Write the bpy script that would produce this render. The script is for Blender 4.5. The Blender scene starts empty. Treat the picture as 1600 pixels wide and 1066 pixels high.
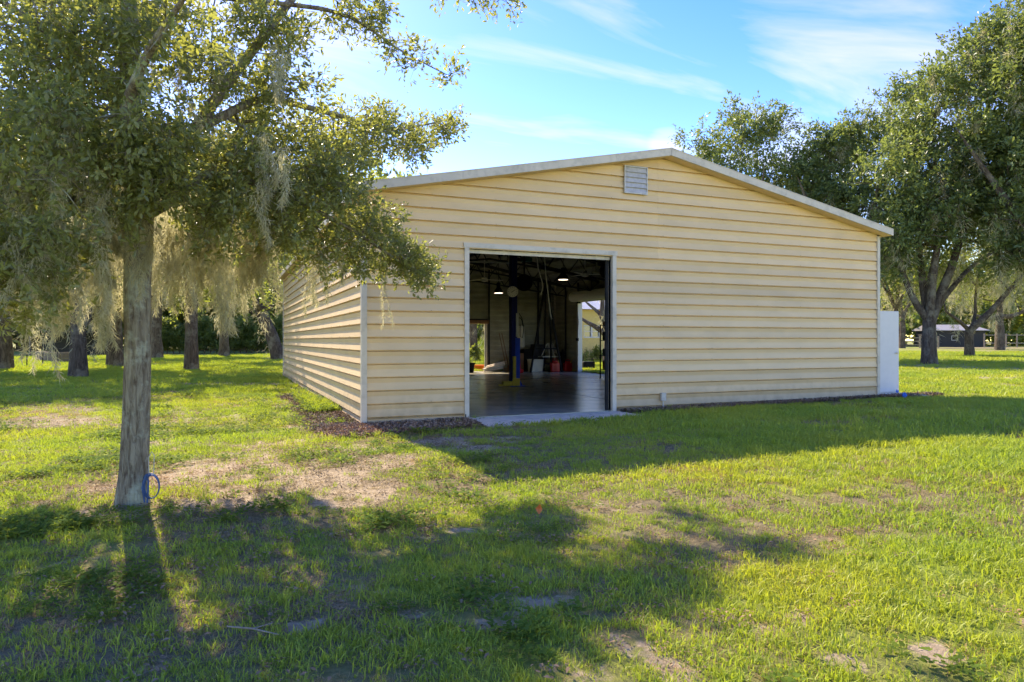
import bpy, math, random
import numpy as np
from mathutils import Vector, Matrix

random.seed(7)
RS = np.random.RandomState(11)
R = math.radians

# ------------------------------------------------------------------ camera, sky, sun, exposure
scene = bpy.context.scene
CAM = np.array([-2.151, -11.778, 1.426])
YAW = math.atan2(0.384, 0.9234)
FPX = 1075.0                                   # focal length in pixels of a 1600 wide picture
FW = np.array([math.sin(YAW), math.cos(YAW), 0.0])
RT = np.array([math.cos(YAW), -math.sin(YAW), 0.0])
cd = bpy.data.cameras.new('camera'); cam = bpy.data.objects.new('camera', cd)
scene.collection.objects.link(cam)
cam.location = CAM; cam.rotation_euler = (R(90), 0, -YAW)
cd.sensor_width = 36; cd.lens = FPX / 1600 * 36; cd.clip_start = 0.05; cd.clip_end = 3000
cd.shift_y = -1.0 / 1600
scene.camera = cam

SUN_EL, SUN_AZ = 39.0, -7.0                    # azimuth from +y towards +x
world = bpy.data.worlds.new('World'); scene.world = world; world.use_nodes = True
wt = world.node_tree; wn = wt.nodes; wl = wt.links; wn.clear()
wo = wn.new('ShaderNodeOutputWorld'); bg = wn.new('ShaderNodeBackground')
sky = wn.new('ShaderNodeTexSky'); sky.sky_type = 'NISHITA'; sky.sun_disc = False
sky.sun_elevation = R(SUN_EL); sky.sun_rotation = R(SUN_AZ)
sky.air_density = 1.0; sky.dust_density = 0.15; sky.ozone_density = 2.6; sky.altitude = 30
hs = wn.new('ShaderNodeHueSaturation'); hs.inputs['Saturation'].default_value = 1.42; hs.inputs['Value'].default_value = 0.80
hs.inputs['Hue'].default_value = 0.526
wl.new(sky.outputs[0], hs.inputs['Color'])
tc = wn.new('ShaderNodeTexCoord')
sep = wn.new('ShaderNodeSeparateXYZ'); wl.new(tc.outputs['Generated'], sep.inputs[0])
# clouds live on a flat layer: divide the direction by its height
zc = wn.new('ShaderNodeMath'); zc.operation = 'MAXIMUM'; zc.inputs[1].default_value = 0.03; wl.new(sep.outputs[2], zc.inputs[0])
za = wn.new('ShaderNodeMath'); za.operation = 'ADD'; za.inputs[1].default_value = 0.12; wl.new(zc.outputs[0], za.inputs[0])
dx = wn.new('ShaderNodeMath'); dx.operation = 'DIVIDE'; wl.new(sep.outputs[0], dx.inputs[0]); wl.new(za.outputs[0], dx.inputs[1])
dy = wn.new('ShaderNodeMath'); dy.operation = 'DIVIDE'; wl.new(sep.outputs[1], dy.inputs[0]); wl.new(za.outputs[0], dy.inputs[1])
cmb = wn.new('ShaderNodeCombineXYZ'); wl.new(dx.outputs[0], cmb.inputs[0]); wl.new(dy.outputs[0], cmb.inputs[1])
mpg = wn.new('ShaderNodeMapping'); mpg.inputs['Rotation'].default_value = (0, 0, R(-28)); mpg.inputs['Scale'].default_value = (1.0, 3.0, 1); mpg.inputs['Location'].default_value = (7.4, 2.2, 0)
wl.new(cmb.outputs[0], mpg.inputs[0])
cn = wn.new('ShaderNodeTexNoise'); cn.inputs['Scale'].default_value = 1.0; cn.inputs['Detail'].default_value = 9; cn.inputs['Roughness'].default_value = 0.55; cn.inputs['Distortion'].default_value = 0.5
wl.new(mpg.outputs[0], cn.inputs['Vector'])
cr = wn.new('ShaderNodeValToRGB'); cr.color_ramp.elements[0].position = 0.515; cr.color_ramp.elements[1].position = 0.86
cr.color_ramp.elements[1].color = (0.85, 0.85, 0.85, 1)
def patch(px, py, lo, amt):                     # cloudier part of the sky round one direction
    v = FW + RT * ((px - 800) / FPX) + np.array([0, 0, (532 - py) / FPX]); v /= np.linalg.norm(v)
    dp = wn.new('ShaderNodeVectorMath'); dp.operation = 'DOT_PRODUCT'; dp.inputs[1].default_value = tuple(v); wl.new(tc.outputs['Generated'], dp.inputs[0])
    mr = wn.new('ShaderNodeMapRange'); mr.interpolation_type = 'SMOOTHSTEP'; mr.inputs[1].default_value = lo; mr.inputs[2].default_value = 1.0; mr.inputs[4].default_value = amt
    wl.new(dp.outputs['Value'], mr.inputs[0]); return mr.outputs[0]
acc = cn.outputs[0]
for px_, py_, lo_, amt_ in ((1370, 40, .975, .10), (1180, 110, .990, .02), (790, 225, .990, .04), (1040, 226, .9996, .14), (500, 40, .985, .07), (1500, 60, .985, .05)):
    ad = wn.new('ShaderNodeMath'); ad.operation = 'ADD'; wl.new(acc, ad.inputs[0]); wl.new(patch(px_, py_, lo_, amt_), ad.inputs[1]); acc = ad.outputs[0]
wl.new(acc, cr.inputs[0])
cmx = wn.new('ShaderNodeMixRGB'); cmx.inputs['Color2'].default_value = (2.1, 2.1, 2.15, 1)
wl.new(cr.outputs[0], cmx.inputs['Fac']); wl.new(hs.outputs[0], cmx.inputs['Color1'])
wl.new(cmx.outputs[0], bg.inputs['Color']); bg.inputs['Strength'].default_value = 0.15
wl.new(bg.outputs[0], wo.inputs[0])

sd = bpy.data.lights.new('sun', 'SUN'); sd.energy = 2.65; sd.angle = R(0.6); sd.color = (1.0, 0.975, 0.93)
so = bpy.data.objects.new('sun', sd); scene.collection.objects.link(so)
TOSUN = np.array([math.sin(R(SUN_AZ)) * math.cos(R(SUN_EL)), math.cos(R(SUN_AZ)) * math.cos(R(SUN_EL)), math.sin(R(SUN_EL))])
so.rotation_euler = Vector(TOSUN).to_track_quat('Z', 'Y').to_euler()
scene.view_settings.view_transform = 'Standard'; scene.view_settings.look = 'None'
scene.view_settings.gamma = 1; scene.view_settings.use_curve_mapping = False
scene.view_settings.exposure = 2.03
scene.view_settings.use_white_balance = True; scene.view_settings.white_balance_temperature = 8300; scene.view_settings.white_balance_tint = 12
try:
    scene.cycles.max_bounces = 8; scene.cycles.transparent_max_bounces = 8
    scene.cycles.caustics_reflective = False; scene.cycles.caustics_refractive = False
except Exception:
    pass

# ------------------------------------------------------------------ where things stand
def P(px, py, d):                               # the point at distance d seen in that direction
    return CAM + FW * d + RT * ((px - 800) / FPX * d) + np.array([0, 0, (532 - py) / FPX * d])
def smooth(a, b, x):
    t = np.clip((x - a) / (b - a), 0, 1); return t * t * (3 - 2 * t)
def hash2(ix, iy, s):
    h = (ix.astype(np.int64) * 374761393 + iy.astype(np.int64) * 668265263 + s * 974711) & 0x7fffffff
    h = ((h ^ (h >> 13)) * 1274126177) & 0x7fffffff
    return ((h ^ (h >> 16)) & 0xffff) / 65535.0
def vnoise(x, y, s=0):
    ix = np.floor(x); iy = np.floor(y); fx = x - ix; fy = y - iy
    fx = fx * fx * (3 - 2 * fx); fy = fy * fy * (3 - 2 * fy)
    a = hash2(ix, iy, s); b = hash2(ix + 1, iy, s); c = hash2(ix, iy + 1, s); d = hash2(ix + 1, iy + 1, s)
    return (a * (1 - fx) + b * fx) * (1 - fy) + (c * (1 - fx) + d * fx) * fy
def fbm(x, y, sc, s=0, o=4):
    x = np.asarray(x, float) * sc; y = np.asarray(y, float) * sc; t = 0; a = 0.5; n = 0
    for k in range(o):
        t = t + a * vnoise(x, y, s + k); n += a; a *= 0.5; x = x * 2.03; y = y * 2.03
    return t / n
BW, BL = 12.19, 17.40                           # workshop footprint
def ground_z(x, y):
    x = np.asarray(x, float); y = np.asarray(y, float)
    z = -0.025 + 0.009 * np.clip(x, 0, 14) + 0.006 * np.clip(x - 14, 0, 60)
    z = z + 0.20 * smooth(0.8, 5.5, -y) * smooth(0.5, 6.0, x) * (1 - smooth(9, 20, -y))
    z = z + (fbm(x, y, 0.9, 5, 3) - 0.5) * 0.05 * smooth(0.0, 1.2, np.maximum(np.maximum(-y, -x), np.maximum(x - BW, y - BL)))
    return z
def G(px, py):                                  # the ground point seen there
    d = 20.0; p = None
    d = 1.426 * FPX / max(py - 532, 4)
    for _ in range(12):
        p = P(px, py, d); z = float(ground_z(p[0], p[1]))
        d = (1.426 - z) * FPX / max(py - 532, 4)
    p = P(px, py, d); p[2] = float(ground_z(p[0], p[1])); return p
def on_y(px, py, y):                            # seen on the plane y
    k = (px - 800) / FPX; v = y - CAM[1]
    u = v * (0.384 + 0.9234 * k) / (0.9234 - 0.384 * k)
    d = 0.384 * u + 0.9234 * v
    return np.array([u + CAM[0], y, 1.426 + (532 - py) / FPX * d])
def on_x(px, py, x):
    k = (px - 800) / FPX; u = x - CAM[0]
    v = u * (0.9234 - 0.384 * k) / (0.384 + 0.9234 * k)
    d = 0.384 * u + 0.9234 * v
    return np.array([x, v + CAM[1], 1.426 + (532 - py) / FPX * d])

# ------------------------------------------------------------------ materials
def new_mat(name):
    m = bpy.data.materials.new(name); m.use_nodes = True; nt = m.node_tree; nt.nodes.clear()
    out = nt.nodes.new('ShaderNodeOutputMaterial'); return m, nt, out
def N(nt, t, **kw):
    n = nt.nodes.new(t)
    for k, v in kw.items():
        if k in n.inputs: n.inputs[k].default_value = v
        else: setattr(n, k, v)
    return n
def c4(c): return (c[0], c[1], c[2], 1)
def mat(name, col, rough=0.6, metal=0.0, var=0.12, scale=6, bump=0.0, bscale=40, spec=0.4, stretch=(1, 1, 1), dirt=None, dirt_amt=0.3, dscale=2.0):
    m, nt, out = new_mat(name); L = nt.links
    b = N(nt, 'ShaderNodeBsdfPrincipled'); b.inputs['Roughness'].default_value = rough; b.inputs['Metallic'].default_value = metal
    b.inputs['Specular IOR Level'].default_value = spec
    tc = N(nt, 'ShaderNodeTexCoord'); mp = N(nt, 'ShaderNodeMapping'); mp.inputs['Scale'].default_value = stretch
    L.new(tc.outputs['Object'], mp.inputs[0])
    n = N(nt, 'ShaderNodeTexNoise'); n.inputs['Scale'].default_value = scale; n.inputs['Detail'].default_value = 6
    L.new(mp.outputs[0], n.inputs['Vector'])
    r = N(nt, 'ShaderNodeValToRGB'); r.color_ramp.elements[0].position = 0.3; r.color_ramp.elements[1].position = 0.7
    r.color_ramp.elements[0].color = c4([c * (1 - var) for c in col]); r.color_ramp.elements[1].color = c4([min(1, c * (1 + var)) for c in col])
    L.new(n.outputs[0], r.inputs[0]); colout = r.outputs[0]
    if dirt is not None:
        n2 = N(nt, 'ShaderNodeTexNoise'); n2.inputs['Scale'].default_value = dscale; n2.inputs['Detail'].default_value = 8; n2.inputs['Roughness'].default_value = 0.65
        L.new(mp.outputs[0], n2.inputs['Vector'])
        r2 = N(nt, 'ShaderNodeValToRGB'); r2.color_ramp.elements[0].position = 0.48; r2.color_ramp.elements[1].position = 0.75
        r2.color_ramp.elements[1].color = (dirt_amt,) * 3 + (1,)
        L.new(n2.outputs[0], r2.inputs[0])
        mx = N(nt, 'ShaderNodeMixRGB'); mx.inputs['Color2'].default_value = c4(dirt)
        L.new(r2.outputs[0], mx.inputs[0]); L.new(colout, mx.inputs[1]); colout = mx.outputs[0]
    if name == 'cream siding paint':             # each board has weathered a little differently
        oi = N(nt, 'ShaderNodeObjectInfo'); mr = N(nt, 'ShaderNodeMapRange'); mr.inputs[3].default_value = 0.90; mr.inputs[4].default_value = 1.06
        L.new(oi.outputs['Random'], mr.inputs[0]); hv = N(nt, 'ShaderNodeHueSaturation'); L.new(mr.outputs[0], hv.inputs['Value']); L.new(colout, hv.inputs['Color']); colout = hv.outputs[0]
        ge = N(nt, 'ShaderNodeNewGeometry'); sx = N(nt, 'ShaderNodeSeparateXYZ'); L.new(ge.outputs['Position'], sx.inputs[0])   # rain splashed mud low on the wall
        sn = N(nt, 'ShaderNodeTexNoise'); sn.inputs['Scale'].default_value = 5; sn.inputs['Detail'].default_value = 8; L.new(ge.outputs['Position'], sn.inputs['Vector'])
        sa = N(nt, 'ShaderNodeMath'); sa.operation = 'MULTIPLY_ADD'; sa.inputs[1].default_value = -0.7; L.new(sn.outputs[0], sa.inputs[0]); L.new(sx.outputs[2], sa.inputs[2])
        sr = N(nt, 'ShaderNodeMapRange'); sr.inputs[1].default_value = -0.35; sr.inputs[2].default_value = 0.10; sr.inputs[3].default_value = 0.55; sr.inputs[4].default_value = 0.0; L.new(sa.outputs[0], sr.inputs[0])
        sm = N(nt, 'ShaderNodeMixRGB'); sm.inputs['Color2'].default_value = (0.30, 0.20, 0.11, 1); L.new(sr.outputs[0], sm.inputs[0]); L.new(colout, sm.inputs[1]); colout = sm.outputs[0]
    L.new(colout, b.inputs['Base Color'])
    if bump:
        n3 = N(nt, 'ShaderNodeTexNoise'); n3.inputs['Scale'].default_value = bscale; n3.inputs['Detail'].default_value = 5
        L.new(mp.outputs[0], n3.inputs['Vector'])
        bp = N(nt, 'ShaderNodeBump'); bp.inputs['Strength'].default_value = bump; bp.inputs['Distance'].default_value = 0.02
        L.new(n3.outputs[0], bp.inputs['Height']); L.new(bp.outputs[0], b.inputs['Normal'])
    L.new(b.outputs[0], out.inputs[0]); return m

def leaf_mat(name, dark, light, trans, tmix=0.45, rough=0.5, spec=0.35, inst=False):
    m, nt, out = new_mat(name); L = nt.links
    at = N(nt, 'ShaderNodeAttribute'); at.attribute_name = 'var'
    r = N(nt, 'ShaderNodeValToRGB'); r.color_ramp.elements[0].color = c4(dark); r.color_ramp.elements[1].color = c4(light)
    rt = N(nt, 'ShaderNodeValToRGB'); rt.color_ramp.elements[0].color = c4([t * 0.65 for t in trans]); rt.color_ramp.elements[1].color = c4(trans)
    fac = at.outputs['Fac']
    if inst:
        oi = N(nt, 'ShaderNodeObjectInfo'); ad = N(nt, 'ShaderNodeMath'); ad.operation = 'MULTIPLY_ADD'; ad.inputs[1].default_value = 0.45
        mu = N(nt, 'ShaderNodeMath'); mu.operation = 'MULTIPLY'; mu.inputs[1].default_value = 0.55
        L.new(at.outputs['Fac'], mu.inputs[0]); L.new(oi.outputs['Random'], ad.inputs[0]); L.new(mu.outputs[0], ad.inputs[2]); fac = ad.outputs[0]
    L.new(fac, r.inputs[0]); L.new(fac, rt.inputs[0])
    ca, cb = r.outputs[0], rt.outputs[0]
    if inst:                                    # broad yellow and dry drifts across the lawn
        ge = N(nt, 'ShaderNodeNewGeometry')
        n = N(nt, 'ShaderNodeTexNoise'); n.inputs['Scale'].default_value = 0.45; n.inputs['Detail'].default_value = 5
        L.new(ge.outputs['Position'], n.inputs['Vector'])
        rr = N(nt, 'ShaderNodeValToRGB'); rr.color_ramp.elements[0].position = 0.42; rr.color_ramp.elements[1].position = 0.68; L.new(n.outputs[0], rr.inputs[0])
        ms = []
        for cc, tgt in ((ca, (light[0] * 1.5, light[1] * 1.05, light[2] * 0.9)), (cb, (trans[0] * 1.25, trans[1] * 1.0, trans[2]))):
            mx = N(nt, 'ShaderNodeMixRGB'); mx.inputs['Color2'].default_value = c4([min(t, 1) for t in tgt])
            mm = N(nt, 'ShaderNodeMath'); mm.operation = 'MULTIPLY'; mm.inputs[1].default_value = 0.6; L.new(rr.outputs[0], mm.inputs[0])
            L.new(mm.outputs[0], mx.inputs[0]); L.new(cc, mx.inputs[1]); ms.append(mx.outputs[0])
        ca, cb = ms
    b = N(nt, 'ShaderNodeBsdfPrincipled'); b.inputs['Roughness'].default_value = rough; b.inputs['Specular IOR Level'].default_value = spec
    t = N(nt, 'ShaderNodeBsdfTranslucent'); L.new(ca, b.inputs['Base Color']); L.new(cb, t.inputs['Color'])
    ms = N(nt, 'ShaderNodeMixShader'); ms.inputs[0].default_value = tmix
    L.new(b.outputs[0], ms.inputs[1]); L.new(t.outputs[0], ms.inputs[2]); L.new(ms.outputs[0], out.inputs[0]); return m

def bark_mat(name, base, pale, dark, sc=1.0):
    m, nt, out = new_mat(name); L = nt.links
    tc = N(nt, 'ShaderNodeTexCoord')
    mp = N(nt, 'ShaderNodeMapping'); mp.inputs['Scale'].default_value = (14 * sc, 14 * sc, 2.2 * sc); L.new(tc.outputs['Object'], mp.inputs[0])
    n = N(nt, 'ShaderNodeTexNoise'); n.inputs['Scale'].default_value = 2.2; n.inputs['Detail'].default_value = 8; n.inputs['Roughness'].default_value = 0.65; n.inputs['Distortion'].default_value = 0.6
    L.new(mp.outputs[0], n.inputs['Vector'])
    r = N(nt, 'ShaderNodeValToRGB'); r.color_ramp.elements[0].position = 0.36; r.color_ramp.elements[1].position = 0.62
    r.color_ramp.elements[0].color = c4(dark); r.color_ramp.elements[1].color = c4(base); L.new(n.outputs[0], r.inputs[0])
    n2 = N(nt, 'ShaderNodeTexNoise'); n2.inputs['Scale'].default_value = 2.6 * sc; n2.inputs['Detail'].default_value = 9; n2.inputs['Roughness'].default_value = 0.7
    L.new(tc.outputs['Object'], n2.inputs['Vector'])
    r2 = N(nt, 'ShaderNodeValToRGB'); r2.color_ramp.elements[0].position = 0.50; r2.color_ramp.elements[1].position = 0.62; L.new(n2.outputs[0], r2.inputs[0])
    mx = N(nt, 'ShaderNodeMixRGB'); mx.inputs['Color2'].default_value = c4(pale); L.new(r2.outputs[0], mx.inputs[0]); L.new(r.outputs[0], mx.inputs[1])
    b = N(nt, 'ShaderNodeBsdfPrincipled'); b.inputs['Roughness'].default_value = 0.95; b.inputs['Specular IOR Level'].default_value = 0.1
    L.new(mx.outputs[0], b.inputs['Base Color'])
    bp = N(nt, 'ShaderNodeBump'); bp.inputs['Strength'].default_value = 1.0; bp.inputs['Distance'].default_value = 0.06
    L.new(n.outputs[0], bp.inputs['Height']); L.new(bp.outputs[0], b.inputs['Normal']); L.new(b.outputs[0], out.inputs[0]); return m

def emit_mat(name, col, s):
    m, nt, out = new_mat(name); e = N(nt, 'ShaderNodeEmission'); e.inputs[0].default_value = c4(col); e.inputs[1].default_value = s
    nt.links.new(e.outputs[0], out.inputs[0]); return m

M = {}
M['siding'] = mat('cream siding paint', (0.75, 0.54, 0.295), 0.5, var=0.05, scale=1.4, stretch=(1, 1, 2.5), dirt=(0.50, 0.38, 0.22), dirt_amt=0.30, dscale=0.9, bump=0.03, bscale=3)
M['siding_back'] = mat('unpainted back of the siding', (0.33, 0.325, 0.25), 0.6, var=0.2, scale=2)
M['trim'] = mat('grey painted trim', (0.58, 0.52, 0.42), 0.5, var=0.06, scale=3, dirt=(0.25, 0.24, 0.19), dirt_amt=0.6, dscale=5)
M['galv'] = mat('galvanised metal', (0.48, 0.46, 0.42), 0.45, metal=0.2, var=0.15, scale=12)
M['roofing'] = mat('weathered roof metal', (0.50, 0.49, 0.45), 0.45, metal=0.3, var=0.1, scale=3, dirt=(0.22, 0.20, 0.17), dirt_amt=0.4)
M['steel_dark'] = mat('dark primed steel', (0.030, 0.031, 0.034), 0.65, var=0.3, spec=0.2)
M['insul'] = mat('grey roof underside', (0.16, 0.165, 0.15), 0.7, var=0.3, scale=3)
M['concrete_in'] = mat('polished concrete', (0.46, 0.42, 0.31), 0.22, var=0.25, scale=1.2, dirt=(0.10, 0.10, 0.08), dirt_amt=0.6, dscale=1.5, spec=0.6)
M['concrete'] = mat('pale concrete', (0.80, 0.66, 0.50), 0.85, var=0.12, scale=8, bump=0.2, bscale=60, dirt=(0.28, 0.22, 0.16), dirt_amt=0.5, dscale=3)
M['white'] = mat('white paint', (0.60, 0.60, 0.60), 0.45, var=0.03)
M['offwhite'] = mat('dull white plastic', (0.55, 0.54, 0.46), 0.55, var=0.08)
M['bright_white'] = mat('bright white enamel', (0.82, 0.81, 0.74), 0.45, var=0.03)
M['blue'] = mat('blue machine paint', (0.02, 0.075, 0.50), 0.35, var=0.2)
M['navy'] = mat('dark blue machine paint', (0.012, 0.018, 0.11), 0.35, var=0.2)
M['yellow'] = mat('yellow machine paint', (0.55, 0.42, 0.06), 0.45, var=0.15)
M['red'] = mat('red plastic', (0.55, 0.02, 0.02), 0.4, var=0.12)
M['orange'] = mat('orange glaze', (0.75, 0.20, 0.05), 0.5, var=0.12)
M['black'] = mat('black plastic', (0.010, 0.010, 0.010), 0.75, var=0.2, spec=0.12)
M['rust'] = mat('brown wood', (0.20, 0.10, 0.05), 0.8, var=0.3, stretch=(1, 1, 0.2))
M['teal'] = mat('teal plastic', (0.03, 0.16, 0.17), 0.5)
M['bluehose'] = mat('faded blue hose', (0.045, 0.11, 0.24), 0.6, var=0.3, scale=20)
M['brightblue'] = mat('bright blue plastic', (0.02, 0.17, 0.62), 0.5)
M['lamp'] = emit_mat('lit lamp lens', (1.0, 0.90, 0.78), 1.3)
M['glass'] = mat('window glass', (0.10, 0.14, 0.11), 0.08, var=0.1, spec=0.8)
M['housewall'] = mat('yellow house stucco', (0.68, 0.52, 0.20), 0.9, var=0.06, bump=0.1)
M['whiteroof'] = mat('pale metal roof', (0.33, 0.31, 0.29), 0.4, var=0.06)
M['shedwall'] = mat('charcoal shed siding', (0.030, 0.029, 0.025), 0.7, var=0.15)
M['fencewood'] = mat('weathered fence wood', (0.24, 0.20, 0.15), 0.9, var=0.25)
M['stonewall'] = mat('tan block', (0.20, 0.16, 0.11), 0.9, var=0.2, bump=0.2)
M['bark_near'] = bark_mat('lichen covered oak bark', (0.38, 0.335, 0.235), (0.50, 0.52, 0.38), (0.13, 0.095, 0.065))
M['bark'] = bark_mat('oak bark', (0.15, 0.12, 0.09), (0.22, 0.20, 0.15), (0.05, 0.038, 0.03), 0.5)
M['twig'] = mat('grey twig', (0.20, 0.18, 0.13), 0.9, var=0.3)
M['leaf_near'] = leaf_mat('oak leaf near', (0.075, 0.10, 0.035), (0.24, 0.27, 0.11), (0.56, 0.58, 0.10), 0.42, 0.36, 0.6)
M['leaf_far'] = leaf_mat('oak leaf', (0.06, 0.095, 0.025), (0.20, 0.25, 0.07), (0.50, 0.56, 0.08), 0.45, 0.45, 0.45)
M['leaf_grey'] = leaf_mat('greyer oak leaf', (0.06, 0.10, 0.032), (0.20, 0.26, 0.095), (0.36, 0.44, 0.09), 0.38, 0.45, 0.45)
M['leaf_bright'] = leaf_mat('bright shrub leaf', (0.06, 0.11, 0.02), (0.18, 0.28, 0.05), (0.38, 0.50, 0.06), 0.45)
M['moss'] = leaf_mat('spanish moss', (0.36, 0.35, 0.22), (0.64, 0.61, 0.42), (0.74, 0.68, 0.38), 0.5, 0.9, 0.05)
M['grass'] = leaf_mat('grass blade', (0.14, 0.235, 0.035), (0.36, 0.46, 0.075), (0.54, 0.68, 0.05), 0.38, 0.5, 0.25, inst=True)
M['straw'] = leaf_mat('dry grass blade', (0.30, 0.23, 0.12), (0.50, 0.40, 0.22), (0.55, 0.42, 0.16), 0.35, 0.8, 0.1, inst=True)
M['weed'] = leaf_mat('broad weed leaf', (0.05, 0.12, 0.02), (0.13, 0.22, 0.04), (0.40, 0.52, 0.05), 0.45, 0.85, 0.08, inst=True)
M['litter'] = leaf_mat('fallen oak leaf', (0.12, 0.075, 0.04), (0.33, 0.25, 0.15), (0.3, 0.2, 0.1), 0.15, 0.8, 0.2, inst=True)
M['chip'] = leaf_mat('wood mulch chip', (0.09, 0.055, 0.035), (0.32, 0.25, 0.18), (0.2, 0.15, 0.1), 0.02, 0.9, 0.1, inst=True)

# ------------------------------------------------------------------ mesh helpers
COL = scene.collection
def tag(o, label=None, cat=None, group=None, kind=None):
    if label: o['label'] = label
    if cat: o['category'] = cat
    if group: o['group'] = group
    if kind: o['kind'] = kind
    return o
def empty(name, loc=(0, 0, 0), rz=0.0):
    o = bpy.data.objects.new(name, None); COL.objects.link(o); o.location = loc; o.rotation_euler = (0, 0, rz); o.empty_display_size = 0.1
    return o
def world_to(parent, V):
    if parent is None: return V
    m = np.array(parent_matrix(parent).inverted()); return V @ m[:3, :3].T + m[:3, 3]
def parent_matrix(o):
    m = Matrix.Translation(o.location) @ o.rotation_euler.to_matrix().to_4x4()
    return parent_matrix(o.parent) @ m if o.parent else m
def mesh_np(name, V, F, m, parent=None, var=None, smooth_=False, local=False):
    """V (n,3) in world coordinates, F a list of face arrays; an object under parent"""
    V = np.asarray(V, float)
    if parent is not None and not local: V = world_to(parent, V)
    me = bpy.data.meshes.new(name)
    if isinstance(F, np.ndarray): F = [F]
    F = [np.asarray(f, np.int32) for f in F if len(f)]
    nl = sum(f.size for f in F); nf = sum(len(f) for f in F)
    me.vertices.add(len(V)); me.vertices.foreach_set('co', V.astype(np.float32).ravel())
    me.loops.add(nl); me.loops.foreach_set('vertex_index', np.concatenate([f.ravel() for f in F]))
    starts = []; s = 0; tot = []
    for f in F:
        k = f.shape[1]; starts.append(s + np.arange(len(f)) * k); tot.append(np.full(len(f), k)); s += f.size
    me.polygons.add(nf); me.polygons.foreach_set('loop_start', np.concatenate(starts).astype(np.int32))
    try: me.polygons.foreach_set('loop_total', np.concatenate(tot).astype(np.int32))
    except Exception: pass
    if smooth_: me.polygons.foreach_set('use_smooth', np.ones(nf, bool))
    me.update(calc_edges=True)
    if var is not None:
        a = me.attributes.new('var', 'FLOAT', 'FACE'); a.data.foreach_set('value', np.asarray(var, np.float32))
    if m is not None: me.materials.append(m)
    o = bpy.data.objects.new(name, me); COL.objects.link(o)
    if parent is not None: o.parent = parent
    return o

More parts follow.
